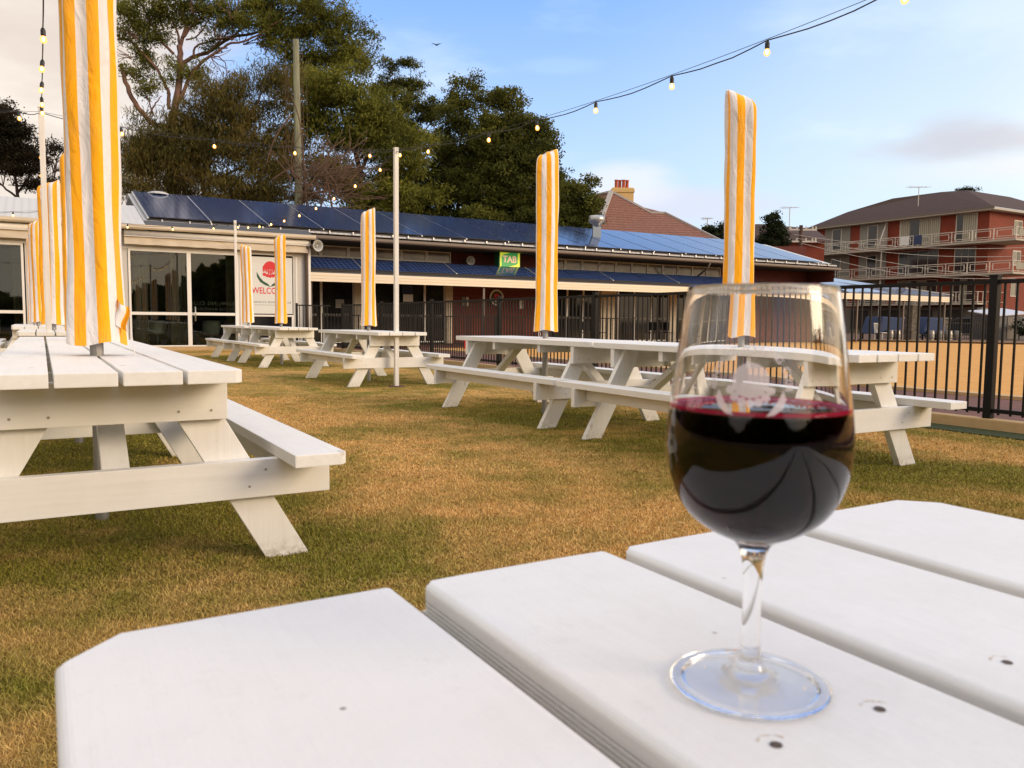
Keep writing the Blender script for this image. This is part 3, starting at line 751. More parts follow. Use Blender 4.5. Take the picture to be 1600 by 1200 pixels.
wm = bpy.data.materials.new('red_wine'); wm.use_nodes = True; p = wm.node_tree.nodes['Principled BSDF']
p.inputs['Base Color'].default_value = (1, .90, .92, 1); p.inputs['Roughness'].default_value = 0; p.inputs['IOR'].default_value = 1.34; p.inputs['Transmission Weight'].default_value = 1
va_ = wm.node_tree.nodes.new('ShaderNodeVolumeAbsorption'); va_.inputs['Color'].default_value = (.82, .0, .12, 1); va_.inputs['Density'].default_value = 460
g_ = G(wm.node_tree); nd = wm.node_tree.nodes; xx = g_.sepx(g_.obj()); tr_ = nd.new('ShaderNodeBsdfTransparent'); mx_ = nd.new('ShaderNodeMixShader')
g_.l.new(g_.math('GREATER_THAN', xx[2], .1335 - .0004), mx_.inputs[0]); g_.l.new(tr_.outputs[0], mx_.inputs[1]); g_.l.new(p.outputs[0], mx_.inputs[2])
g_.l.new(mx_.outputs[0], nd['Material Output'].inputs[0])
wm.node_tree.links.new(va_.outputs[0], [n for n in wm.node_tree.nodes if n.type == 'OUTPUT_MATERIAL'][0].inputs['Volume'])
ZW = .1335
wi = [(r + .00015, z - .00010) for r, z in inner[::-1] if z < ZW - .0005]; wi[0] = (0, wi[0][1])
wp = wi + [(.03995 + .00012, ZW + .0006), (.0392, ZW + .0001), (.036, ZW - .0002), (0, ZW - .0002)]
lathe_closed(wp, 128).build('wine', wm, t, smooth=True)
bm_ = mat('pink_froth', (.85, .10, .20), .15, **{'Transmission Weight': .45})
lathe_closed([(.0401, ZW - .0003), (.0400, ZW + .0016), (.0397, ZW + .0012), (.0388, ZW + .0003), (.0372, ZW + .00005), (.0372, ZW - .0003)], 96).build('meniscus', mat('crimson_wine_edge', (.80, .010, .07), .08, **{'Transmission Weight': .35}), t, smooth=True)
mb = MB(); random.seed(9)
def ball(c, r):
    vs = [(0, 0, 1)]; n = 7
    for j in (1, 2, 3):
        for k in range(n): a_, b_ = 2 * math.pi * k / n, math.pi * j / 4; vs.append((math.sin(b_) * math.cos(a_), math.sin(b_) * math.sin(a_), math.cos(b_)))
    vs.append((0, 0, -1)); fs = [(0, 1 + k, 1 + (k + 1) % n) for k in range(n)] + [(1 + j * n + k, 1 + j * n + (k + 1) % n, 1 + (j + 1) * n + (k + 1) % n, 1 + (j + 1) * n + k) for j in (0, 1) for k in range(n)] + [(22, 15 + (k + 1) % n, 15 + k) for k in range(n)]
    mb.add([(c[0] + v[0] * r, c[1] + v[1] * r, c[2] + v[2] * r) for v in vs], fs)
for k in range(700):
    a_ = random.uniform(0, 2 * math.pi); rr = .0392 - abs(random.gauss(0, .0020)); r_ = random.uniform(.00035, .0008)
    ball((rr * math.cos(a_), rr * math.sin(a_), ZW + r_ * .3), r_)
for k in range(260):
    a_ = random.uniform(.2, 3.0); rr = .0385 * math.sqrt(random.uniform(.45, 1)); r_ = random.uniform(.0004, .0011)
    ball((rr * math.cos(a_), rr * math.sin(a_), ZW + r_ * .2), r_)
o = mb.build('bubbles', bm_, t, normals=False, smooth=True); o['kind'] = 'stuff'
# frosted emblem print on the bowl, facing the camera side
def rad_out(z):
    for i in range(len(outer) - 1):
        (r0, z0), (r1, z1) = outer[i], outer[i + 1]
        if z0 <= z <= z1 and z1 > z0: return r0 + (r1 - r0) * (z - z0) / (z1 - z0)
    return .04
PHI0 = math.atan2(-GX, -GY)      # direction of the viewer seen from the axis
def onbowl(x, z, off=.00025):    # x in metres along the surface, to the right seen from outside
    r = rad_out(z); a_ = -x / r; d = Vector((-GX, -GY)).normalized()
    ca, sa_ = math.cos(a_), math.sin(a_); dx = d.x * ca + d.y * sa_; dy = -d.x * sa_ + d.y * ca
    return ((r + off) * dx, (r + off) * dy, z)
fm = bpy.data.materials.new('frosted_print'); fm.use_nodes = True; p = fm.node_tree.nodes['Principled BSDF']
p.inputs['Base Color'].default_value = (.80, .70, .70, 1); p.inputs['Roughness'].default_value = .8; p.inputs['Alpha'].default_value = .60
mb = MB(); EZ = .1475; EX = -.0035
def fill(pts, n=1):     # pts outline -> fan from the centroid, mapped on the bowl
    cx = sum(p[0] for p in pts) / len(pts); cz = sum(p[1] for p in pts) / len(pts); vs = [onbowl(cx + EX, cz + EZ)]; m_ = len(pts)
    for f_ in (.5, 1): vs += [onbowl(EX + cx + (p[0] - cx) * f_, EZ + cz + (p[1] - cz) * f_) for p in pts]
    mb.add(vs, [(0, 1 + k, 1 + (k + 1) % m_) for k in range(m_)] + [(1 + k, 1 + m_ + k, 1 + m_ + (k + 1) % m_, 1 + (k + 1) % m_) for k in range(m_)])
fill([(.0076 * math.cos(q), .0010 + .0075 * math.sin(q)) for q in [k / 24 * 2 * math.pi for k in range(24)]])
for k in range(7):
    a_ = math.pi * (1.12 + .76 * k / 6); cx, cz = .0088 * math.cos(a_), .0002 + .0088 * math.sin(a_); L_ = .0040
    d = Vector((math.cos(a_), math.sin(a_))); n_ = Vector((-d.y, d.x))
    fill([tuple(Vector((cx, cz)) + d * (L_ * .5 * math.cos(q)) + n_ * (.0018 * math.sin(q))) for q in [j / 10 * 2 * math.pi for j in range(10)]])
for sg in (-1, 1):
    fill([(sg * .0132, -.0030), (sg * .0146, -.0065), (sg * .0134, -.0105), (sg * .0098, -.0132), (sg * .0066, -.0138), (sg * .0090, -.0108), (sg * .0112, -.0072)])
TXT = 'RANDWICK BOWLING CLUB'
for i, chh in enumerate(TXT):
    if chh == ' ': continue
    v_, f_ = text_mb(chh, .0040, bold=.0001)
    a_ = math.pi * (1.02 - 1.04 * i / (len(TXT) - 1)); R_ = .0155; d = Vector((math.cos(a_), math.sin(a_))); tx = Vector((d.y, -d.x))
    mb.add([onbowl(EX + (tx * v[0] + d * (R_ + v[1])).x, EZ - .001 + (tx * v[0] + d * (R_ + v[1])).y) for v in v_], f_)
mb.build('emblem', fm, t, normals=False)

# ------------------------------------------------------------------ white light poles and string lights
PO = [(4.195, 10.264, 3.22, 'white square light pole standing in the middle of the lawn'),
      (.07, 10.36, 3.20, 'white square light pole in front of the left umbrellas'),
      (4.0, 19.7, 3.20, 'distant white light pole in front of the glass doors'),
      (.05, 19.7, 3.20, 'distant white light pole behind the left row of umbrellas'),
      (4.2, .9, 2.97, 'white light pole to the right of the camera'), (.07, .9, 2.95, 'white light pole to the left of the camera'),
      (-4.0, 10.3, 3.2, 'white light pole beyond the left edge'), (-4.0, 19.7, 3.2, 'far white light pole beyond the left edge')]
for s_, c_, h, lab in PO[:4] + PO[6:7]:
    t = thing('light_pole', lab, 'pole', W(s_, c_), A, 'white light poles on the lawn')
    MB().box((-.028, -.028, -.02), (.028, .028, h)).build('post', M['post'], t, bevel=.006)
    MB().box((-.031, -.031, h), (.031, .031, h + .012)).build('cap', M['post'], t, bevel=.003)
    mb = MB(); mb.tube([(0, -.055, h - .06), (0, .055, h - .06)], .006, 8); mb.build('hook', M['stainless'], t)
    MB().lathe([(0, 0), (.13, 0), (.11, .012), (0, .014)], 12).build('footing', M['ground'], t)
mbulb_sock = MB().lathe([(0, .012), (.010, .012), (.013, .004), (.0165, -.004), (.0165, -.034), (.0145, -.040), (0, -.040)], 12).mesh('socket', M['rubber'], smooth=False)
clr = bpy.data.materials.new('lamp_glass'); clr.use_nodes = True; g_ = G(clr.node_tree); nd = clr.node_tree.nodes; nd.remove(nd['Principled BSDF'])
tr = nd.new('ShaderNodeBsdfTransparent'); em = nd.new('ShaderNodeEmission'); em.inputs[0].default_value = (1, .42, .08, 1); em.inputs[1].default_value = 1.6
fr = nd.new('ShaderNodeLayerWeight'); fr.inputs[0].default_value = .35; mx = nd.new('ShaderNodeMixShader'); 
g_.l.new(g_.mr(fr.outputs['Facing'], 0, 1, .50, .95), mx.inputs[0]); g_.l.new(tr.outputs[0], mx.inputs[1]); g_.l.new(em.outputs[0], mx.inputs[2]); g_.l.new(mx.outputs[0], nd['Material Output'].inputs[0])
mbulb = MB().lathe([(.009, 0), (.013, -.008), (.021, -.022), (.0225, -.032), (.019, -.045), (.010, -.053), (.001, -.055)], 14).mesh('bulb', clr, smooth=True)
mfil = MB().lathe([(.001, 0), (.008, -.006), (.010, -.018), (.007, -.030), (.001, -.034)], 8).mesh('filament', M['fil'], smooth=True)
def string(a, b, za, zb, sag, pos, label, seed):
    """a, b = (s, c); pos = fractions where the bulbs hang"""
    r = random.Random(seed); t = thing('string_light', label, 'string lights', W(a[0], a[1], za - .06), 0, 'festoon strings over the lawn')
    o0 = W(a[0], a[1], za - .06)
    def P(f, extra=0.): 
        q = W(a[0] + (b[0] - a[0]) * f, a[1] + (b[1] - a[1]) * f, za + (zb - za) * f - .06 - sag * 4 * f * (1 - f)); q.z -= extra; return q - o0
    mb = MB(); mb.tube([P(k / 60) for k in range(61)], .0022, 5); mb.build('support_wire', M['cable'], t, normals=False)
    mb = MB(); pp = sorted([0] + list(pos) + [1]); pts = []
    for i in range(len(pp) - 1):
        for k in range(6):
            f = k / 6; pts.append(P(pp[i] + (pp[i + 1] - pp[i]) * f, .008 + .030 * math.sin(math.pi * f) * r.uniform(.8, 1.1)))
    pts.append(P(1, .008)); mb.tube(pts, .0042, 6); mb.build('cable', M['cable'], t, normals=False, smooth=True)
    for f in pos:
        sk = link('socket', mbulb_sock, t); p = P(f, .024); sk.location = p; sk.rotation_euler = (r.uniform(-.14, .14), r.uniform(-.28, .06), r.uniform(0, 6))
        bl = link('bulb', mbulb, sk); bl.location = (0, 0, -.036); sk.scale = (.95, .95, .95)
        fl_ = link('filament', mfil, sk); fl_.location = (0, 0, -.044)
def fr_(a, b, vals, ax): return [(v - a[ax]) / (b[ax] - a[ax]) for v in vals]
p1, p2, p3, p4, p5, p6, p7, p8 = [(q[0], q[1]) for q in PO]
string(p1, p5, 3.27, 2.96, .235, fr_(p1, p5, [10.1, 9.2, 7.66, 6.70, 5.74, 4.77, 3.84, 2.86, 1.9], 1), 'string of warm bulbs rising overhead to the right from the mid lawn pole', 1)
string(p1, p3, 3.24, 3.2, .29, fr_(p1, p3, [10.85 + .95 * k for k in range(10)], 1), 'string of warm bulbs running back from the mid lawn pole to the distant pole', 2)
string(p1, p2, 3.27, 3.22, .11, fr_(p1, p2, [3.83, 2.83, 1.86, .86], 0), 'string of warm bulbs crossing left in front of the trees', 3)
string(p2, p7, 3.22, 3.22, .10, fr_(p2, p7, [-.14, -1.1, -2.1, -3.1], 0), 'short string of bulbs leaving the left light pole towards the left edge', 4)
string(p2, p6, 3.25, 2.96, .24, fr_(p2, p6, [9.9, 9.1, 8.15, 7.2, 6.25, 5.3, 4.35], 1), 'string of bulbs climbing overhead from the left light pole', 5)
string(p2, p4, 3.22, 3.2, .32, fr_(p2, p4, [10.9, 11.8, 12.75, 13.7, 14.65, 15.6, 16.5, 17.5, 18.4], 1), 'string of bulbs running back from the left light pole above the umbrellas', 6)
string(p3, p4, 3.2, 3.2, .16, [.12, .35, .58, .82], 'string of bulbs hanging before the gutter above the glass doors', 7)
string(p4, p8, 3.2, 3.2, .14, [.12, .35, .58, .82], 'string of bulbs hanging before the gutter at the left edge', 8)

# ------------------------------------------------------------------ black pool fence and sleeper kerb
FS = 7.2
mbk = MB().box((7.105, -6, -.02), (7.255, 24.0, .10))
o = site(mbk).build('timber_kerb', M['timber'], bevel=.01); tag(o, 'pale timber sleeper kerb along the foot of the black fence', 'kerb')
t = thing('pool_fence', 'tall black metal bar fence along the right side of the lawn', 'fence', W(FS, -5), A)
z0, z1 = .17, 1.30
posts = [-4.9 + 2.935 * k for k in range(10)]      # c + 5
posts = [3.91 - 2.93 * 2 + 5 + 2.93 * k for k in range(9)]
for c_ in posts:
    pm = MB().box((-.034, c_ - .034, .09), (.034, c_ + .034, 1.345)).build('post', M['black'], t, bevel=.003)
    MB().box((-.038, c_ - .038, 1.345), (.038, c_ + .038, 1.360)).build('cap', M['black'], pm, bevel=.003)
for i in range(len(posts) - 1):
    a_, b_ = posts[i] + .034, posts[i + 1] - .034; mb = MB()
    for z in (z0, z1): mb.box((-.018, a_, z - .018), (.018, b_, z + .018))
    n_ = 28
    for k in range(n_):
        y = a_ + (b_ - a_) * (k + .5) / n_; mb.box((-.0078, y - .0078, z0 + .018), (.0078, y + .0078, z1 - .018))
        mb.box((-.0078, y - .0078, z0 - .035), (.0078, y + .0078, z0 - .018))
    mb.build('bar_panel', M['black'], t)
t = thing('pool_fence', 'short return of black bar fence between the poster wall and the veranda', 'fence', W(6.25, 22.6), A)
mb = MB()
for z in (z0, z1): mb.box((0, -.018, z - .018), (.95, .018, z + .018))
for k in range(9): mb.box((.05 + k * .1, -.009, z0 + .018), (.068 + k * .1, .009, z1 - .018))
mb.build('bar_panel', M['black'], t); MB().box((-.05, -.04, 0), (.0, .04, 1.36)).build('post', M['black'], t, bevel=.003)
# fence between patio and brick path around the green
t = thing('green_fence', 'far run of black bar fence in front of the veranda glass', 'fence', W(7.3, 23.7), A)
mb = MB(); 
for z in (.12, 1.02): mb.box((0, -.018, z), (12., .018, z + .036))
for k in range(110): mb.box((.05 + k * .108, -.008, .14), (.066 + k * .108, .008, 1.03))
mb.build('bar_panel', M['black'], t)
for k in range(5): MB().box((k * 2.98 + .0, -.03, 0), (k * 2.98 + .06, .03, 1.1)).build('post', M['black'], t)
o = site(MB().box((10.15, -8, -.02), (10.38, 22.3, .06))).build('ditch_edge', M['timber']); tag(o, 'long timber edging board on the near side of the bowling green', 'edging')
q = [(35.0, 26.1), (44.2, 8)]
mb = MB(); mb.slab([(35.05, 25.95, .0), (44.05, 8.05, .0), (44.25, 8.15, .0), (35.25, 26.05, .0)], (0, 0, .16)); mb2 = site(mb).build('ditch_edge', M['timber']); tag(mb2, 'low timber bank on the far side of the sandy bowling green', 'edging')
mb = MB(); mb.slab([(34.95, 25.9, .051), (43.95, 8.0, .051), (44.05, 8.05, .051), (35.05, 25.95, .051)], (0, 0, .07)); o = site(mb).build('ditch_board', M['ground']); tag(o, 'dark ditch board lining the far edge of the bowling green', 'edging')

# ------------------------------------------------------------------ clubhouse (site frame, one thing)
club = thing('clubhouse', 'long low brick and cream clubhouse with solar panels along its roof', 'building', (0, 0, 0), A)
def cb(a, b, name, m_, par=None, **k): return MB().box(a, b).build(name, M[m_] if isinstance(m_, str) else m_, par or club, **k)
# wing A: cream front with sliding doors (s < 7.07)
WA = 24.4
mb = MB()
mb.box((-14, WA, 2.86), (7.07, WA + .15, 3.34))            # over the doors
mb.box((-14, WA, 0), (7.07, WA + .15, .06))
for a_, b_ in ((-.32, 2.09), (5.02, 5.30), (6.62, 7.07)): mb.box((a_, WA, .06), (b_, WA + .15, 2.86))
mb.box((7.07 - .15, WA + .15, 0), (7.07, 26.9, 3.30))
mb.build('wall', M['shell'], club)
cb((-14, WA - .35, -.02), (6.9, WA - .005, .10), 'plinth', 'timber')
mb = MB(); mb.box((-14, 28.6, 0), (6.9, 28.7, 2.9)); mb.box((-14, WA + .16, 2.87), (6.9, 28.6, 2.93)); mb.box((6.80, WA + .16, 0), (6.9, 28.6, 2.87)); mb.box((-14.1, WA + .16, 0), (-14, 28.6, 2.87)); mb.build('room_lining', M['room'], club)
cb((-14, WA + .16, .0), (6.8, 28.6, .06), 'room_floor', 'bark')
mb = MB(); n_ = 60
for (a_, b_) in ((2.25, 2.62), (3.2, 3.62), (4.72, 4.98), (-.62, -.38)):
    vs = []
    for k in range(n_ + 1): x_ = a_ + (b_ - a_) * k / n_; vs += [(x_, WA + .30 + .03 * math.sin(k * .75), .1), (x_, WA + .30 + .03 * math.sin(k * .75), 2.75)]
    mb.add(vs, [(2 * k, 2 * k + 2, 2 * k + 3, 2 * k + 1) for k in range(n_)])
mb.build('curtain', M['cream'], club, normals=False)
for (x_, y_) in ((2.9, 25.3), (4.35, 25.1), (4.9, 25.6), (-.2, 25.2), (-1.2, 25.4)):
    mb = MB(); mb.lathe([(0, .42), (.22, .43), (.24, .48), (0, .50)], 14, (x_, y_, 0)); mb.lathe([(.25, .48), (.27, .62), (.26, .84), (.23, .84), (.23, .62), (.22, .48)], 14, (x_, y_, 0)); mb.tube([(x_, y_, .06), (x_, y_, .43)], .03, 6); mb.build('bucket_seat', M['white'], club, smooth=True)
cb((-14, WA - .012, 2.80), (6.62, WA - .001, 2.86), 'head_trim', 'white')
for x_ in (.15, 1.9, 5.06, 6.70): cb((x_, WA - .010, .1), (x_ + .05, WA - .001, 2.79), 'cover_strip', 'white')
def gdoor(s0, s1, z0_, z1_, mid=1.03, name='sliding_door', y=WA, fr=.055, handle=None, midrail=True, g='glass'):
    mb = MB(); d0, d1 = y - .03, y + .05
    mb.box((s0, d0, z0_), (s0 + fr, d1, z1_)); mb.box((s1 - fr, d0, z0_), (s1, d1, z1_)); mb.box((s0 + fr, d0, z1_ - fr), (s1 - fr, d1, z1_)); mb.box((s0 + fr, d0, z0_), (s1 - fr, d1, z0_ + fr))
    if midrail: mb.box((s0 + fr, d0 + .003, mid - .04), (s1 - fr, d1 - .003, mid + .04))
    dr = mb.build(name, M['white'], club)
    MB().box((s0 + fr, y, z0_ + fr), (s1 - fr, y + .012, z1_ - fr)).build('pane', M[g], dr)
    if handle:
        hb = MB(); hx = handle; hb.tube([(hx, y - .03, mid + .20), (hx, y - .10, mid + .19), (hx, y - .10, mid - .19), (hx, y - .03, mid - .20)], .018, 8); hb.build('handle', M['stainless'], dr, smooth=True)
    return dr
gdoor(2.10, 3.66, .08, 2.80, g='seeglass'); dd = gdoor(3.66, 5.02, .08, 2.80, handle=3.80, g='seeglass')
mb = MB()
for tx, sz, zz in (('BOWLING CLUB', .15, 1.33), ('BY THE RANDWICK', .12, 1.17)):
    v, f = text_mb(tx, sz, spacing=1.15); mb.add([(4.30 - q[0], WA + .016, zz + q[1]) for q in v], f)
mb.build('reversed_lettering', M['stainless'], dd, normals=False)
gdoor(5.30, 6.62, .08, 1.03, midrail=False, name='window')
for a_ in (-1.95, -3.6, -5.3, -7.0): gdoor(a_, a_ + 1.6, .08, 2.80, name='window', g='seeglass')
# welcome poster
ps = cb((5.33, WA - .05, 1.06), (6.585, WA - .035, 2.74), 'poster', 'poster'); PX = 5.93
def on_poster(mb_, v, f, cx, cz, yo=WA - .052): mb_.add([(cx + q[0], yo, cz + q[1]) for q in v], f)
mb = MB(); v, f = text_mb('WELCOME', .26, spacing=1.02, bold=.004); wx = max(q[0] for q in v) - min(q[0] for q in v); v = [(q[0] * .99 / wx, q[1]) for q in v]; on_poster(mb, v, f, 5.885, 1.735); mb.build('lettering', M['red'], ps, normals=False)
mb = MB(); v, f = text_mb('RANDWICK BOWLING CLUB', .075, spacing=1.3); on_poster(mb, v, f, PX, 1.40); mb.box((5.45, WA - .052, 1.315), (6.42, WA - .0515, 1.322)); mb.build('small_lettering', M['ink'], ps, normals=False)
mb = MB(); cz = 2.38
def arc(cx, cz, rx, rz, a0, a1, n=14): return [(cx + rx * math.cos(a0 + (a1 - a0) * k / n), cz + rz * math.sin(a0 + (a1 - a0) * k / n)) for k in range(n + 1)]
def pf(mb_, pts, y=WA - .053): mb_.add([(p[0], y, p[1]) for p in pts], [tuple(range(len(pts)))])
pf(mb, arc(PX, cz, .21, .24, .0, math.pi))
for k in range(9):
    a_ = -.20 + k * .05; pf(mb, arc(PX + a_, cz - .03 - .05 * math.cos(k - 4), .022, .10 + .01 * (k % 2), 0, 2 * math.pi, 10), WA - .0535 - .0003 * k)
for k in (-2, -1, 0, 1, 2): pf(mb, arc(PX + k * .085, cz - .20 + .012 * k * k, .055, .05, 0, 2 * math.pi, 10), WA - .0565 - .0003 * (k + 2))
mb.build('flower_print', M['red'], ps, normals=False)
mb = MB()
for sg in (-1, 1): pf(mb, [(PX + sg * .40, cz - .08), (PX + sg * .385, cz - .24), (PX + sg * .30, cz - .38), (PX + sg * .16, cz - .47), (PX, cz - .52), (PX + sg * .07, cz - .43), (PX + sg * .20, cz - .36), (PX + sg * .30, cz - .25)], WA - .0535 - .0003 * sg)
mb.build('leaf_print', M['pgreen'], ps, normals=False)
# awnings
for a_, b_, lab in ((2.0, 7.02, 'long white rolled awning above the glass doors'), (-9, 1.3, 'white rolled awning at the left edge above the dark window')):
    t = thing('rolled_awning', lab, 'awning', W(a_, WA - .25, 3.0), A, 'rolled awnings')
    l = b_ - a_
    mb = MB(); mb.tube([(0, 0, .21), (l, 0, .21)], .085, 14); mb.build('roller', M['white'], t, smooth=True)
    MB().box((-.01, -.10, .11), (l + .03, .10, .125)).build('tray', M['white'], t)
    mb = MB(); n_ = 60; vs = []; 
    for k in range(n_ + 1): vs += [(l * k / n_, -.03 + .01 * math.sin(k * .9), .11), (l * k / n_, -.03 + .008 * math.sin(k * 1.7), -.10 + .005 * math.sin(k * .8))]
    mb.add(vs, [(2 * k, 2 * k + 2, 2 * k + 3, 2 * k + 1) for k in range(n_)]); mb.build('valance', M['cream'], t, normals=False, smooth=True)
    MB().box((0, .10, .08), (l, .25, .34)).build('bracket_board', M['cream'], t)
# roof
SL = .30
def rz(c_): return 3.35 + SL * (c_ - 24.1)
mb = MB(); mb.slab([(2.6, 24.05, rz(24.05)), (7.3, 24.05, rz(24.05)), (7.3, 25.2, rz(25.2)), (2.6, 25.2, rz(25.2))], (0, 0, -.05)); mb.build('roof', M['darkroof'], club); mb = MB()
mb.slab([(2.6, 25.2, rz(25.2)), (32.75, 25.2, rz(25.2)), (32.75, 29.6, rz(29.6)), (2.6, 29.6, rz(29.6))], (0, 0, -.05))
mb.slab([(2.6, 29.6, rz(29.6)), (32.75, 29.6, rz(29.6)), (32.75, 34, rz(25.2)), (2.6, 34, rz(25.2))], (0, 0, -.05))
mb.slab([(-14, 24.05, rz(24.05)), (2.58, 24.05, rz(24.05)), (2.58, 27.4, rz(27.4)), (-14, 27.4, rz(27.4))], (0, 0, -.05))
mb.slab([(-14, 27.4, rz(27.4)), (2.58, 27.4, rz(27.4)), (2.58, 31, rz(25)), (-14, 31, rz(25))], (0, 0, -.05))
mb.build('roof', M['metalroof'], club)
mb = MB(); mb.poly([(32.70, 25.3, 2.9), (32.70, 25.3, rz(25.3) - .06), (32.70, 29.6, rz(29.6) - .06), (32.70, 34, rz(25.2) - .06), (32.70, 34, 2.9)]); mb.build('gable', M['brick'], club)
def gutter(s0, s1, c_, z, m_='gutter'):
    MB().prism([(c_, z), (c_ - .12, z), (c_ - .15, z + .04), (c_ - .15, z + .12), (c_, z + .12)], 0, s0, s1).build('gutter', M[m_], club)
gutter(-14, 7.2, 24.06, 3.30, 'cream'); gutter(7.22, 32.9, 25.22, 3.44)
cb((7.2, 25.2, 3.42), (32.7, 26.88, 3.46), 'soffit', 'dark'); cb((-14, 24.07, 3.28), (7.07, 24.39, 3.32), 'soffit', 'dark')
# solar panels: four rows above, one row on the veranda roof
PW = 1.655; rows = 4; depth = (29.5 - 25.25) / rows
sp = None; cnt = 0
def pmesh(c0, c1, s0, s1, z_of, lift):
    mb = MB(); g = .007
    pts = [(s0 + g, c0 + g, z_of(c0) + lift), (s1 - g, c0 + g, z_of(c0) + lift), (s1 - g, c1 - g, z_of(c1) + lift), (s0 + g, c1 - g, z_of(c1) + lift)]
    mb.slab(pts, (0, 0, -.035)); me_ = mb.mesh('solar_panel', [M['panel'], M['alu'], M['black']], normals=False)
    l = me_.uv_layers.new(name='UVMap'); uvq = [(0, 0), (1, 0), (1, 1), (0, 1)]
    for k in range(4): l.data[k].uv = uvq[k]
    me_.polygons[0].material_index = 0
    for k in range(1, 6): me_.polygons[k].material_index = 2 if k < 6 else 1
    return me_
protos = [pmesh(25.25 + depth * r_, 25.25 + depth * (r_ + 1), 0, PW - .0, rz, .11) for r_ in range(rows)]
s_ = 2.75; k = 0
while s_ + PW < 32.9:
    for r_ in range(rows):
        o = link('solar_panel', protos[r_], club); o.location = (s_, 0, 0); cnt += 1
    s_ += PW + .05; k += 1
mb = MB(); s_ = 2.75; k = 0
while s_ < 32.9:
    mb.slab([(s_ - .045, 25.2, rz(25.2) + .06), (s_ - .015, 25.2, rz(25.2) + .06), (s_ - .015, 29.5, rz(29.5) + .06), (s_ - .05, 29.5, rz(29.5) + .06)], (0, 0, .04))
    s_ += PW + .05; k += 1
mb.build('panel_rail', M['alu'], club)
clip = MB().box((0, 25.14, rz(25.1) + .0), (.035, 25.2, rz(25.1) + .075)).mesh('panel_clip', M['alu'])
for k in range(42): o = link('panel_clip', clip, club); o.location = (3 + k * .71 + random.uniform(-.12, .12), 0, 0)
cb((2.7, 25.24, rz(25.2) - .02), (32.7, 25.26, rz(25.2) + .06), 'array_skirt', 'dark')
# wing B main wall (c = 26.9)
WB = 26.9
mb = MB()
def wallB(s0, s1, z0_, z1_): mb.box((s0, WB, z0_), (s1, WB + .2, z1_))
wallB(7.0, 13.25, 2.62, 3.02); wallB(13.20, 17.35, 0, 3.46); wallB(17.35, 26.9, 2.62, 2.94); wallB(26.9, 32.7, 0, 3.46); wallB(32.7, 35.6, 0, 2.7)
mb.build('wall', M['brick'], club)
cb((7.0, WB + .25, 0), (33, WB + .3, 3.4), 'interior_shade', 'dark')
def row(s0, s1, n_, z0_, z1_):
    for k in range(n_):
        a_ = s0 + (s1 - s0) * k / n_; b_ = s0 + (s1 - s0) * (k + 1) / n_
        gdoor(a_, b_, z0_, z1_, midrail=False, name='window', y=WB, fr=.05, g='oldglass')
row(7.25, 13.15, 6, 3.02, 3.43); row(17.4, 26.85, 11, 2.96, 3.42)
for s0, s1, n_, post in ((7.1, 9.4, 2, 1), (9.75, 12.1, 2, 1), (12.1, 12.9, 1, 0), (17.6, 20.0, 3, 1), (20.9, 23.8, 3, 1), (24.2, 26.8, 3, 1)):
    for k in range(n_):
        a_ = s0 + (s1 - s0) * k / n_; b_ = s0 + (s1 - s0) * (k + 1) / n_
        d_ = gdoor(a_, b_, .1, 2.5, midrail=False, name='glass_door', y=WB, fr=.04)
        mbd = MB(); x_ = a_ + .12
        while x_ < b_ - .14: mbd.box((x_, WB - .006, 1.02), (x_ + .055, WB - .002, 1.10)); x_ += .10
        mbd.build('safety_dots', M['render'], d_)
for a_, b_ in ((9.40, 9.75), (12.9, 13.2), (20.05, 20.85), (23.82, 24.18)): cb((a_, WB - .1, 0), (b_, WB + .1, 2.62), 'pillar', 'cream')
# small notices
for (s_, z_, w_, h_, m_) in ((13.62, 1.62, .14, .34, 'render'), (13.80, 1.62, .10, .34, 'poster'), (16.15, 1.55, .16, .32, 'poster'), (11.2, 2.0, .42, .30, 'bluecloth'), (11.25, 1.7, .38, .26, 'poster'), (8.75, 1.45, .30, .30, 'render')):
    cb((s_, WB - .03, z_ - h_ / 2), (s_ + w_, WB - .018, z_ + h_ / 2), 'notice', m_)
rd = MB(); rd.lathe([(0, 0), (.33, 0), (.33, -.03), (0, -.03)], 28, axis=1); ro = rd.build('round_plaque', M['ink'], club); ro.location = (15.1, WB - .01, 1.80)
rr_ = MB().lathe([(.24, -.034), (.31, -.034), (.31, -.040), (.24, -.040), (.24, -.034)], 28, axis=1); rr_.build('ring', M['poster'], ro)
mb = MB(); pf(mb, arc(0, .02, .12, .13, 0, math.pi), -.036); pf(mb, arc(0, .0, .12, .05, math.pi, 2 * math.pi), -.0365); mb.build('flower_print', M['red'], ro, normals=False)
mb = MB(); pf(mb, [(-.16, -.02), (-.12, -.14), (0, -.2), (0, -.12)], -.037); pf(mb, [(.16, -.02), (.12, -.14), (0, -.2), (0, -.12)], -.0373); mb.build('leaf_print', M['poster'], ro, normals=False)
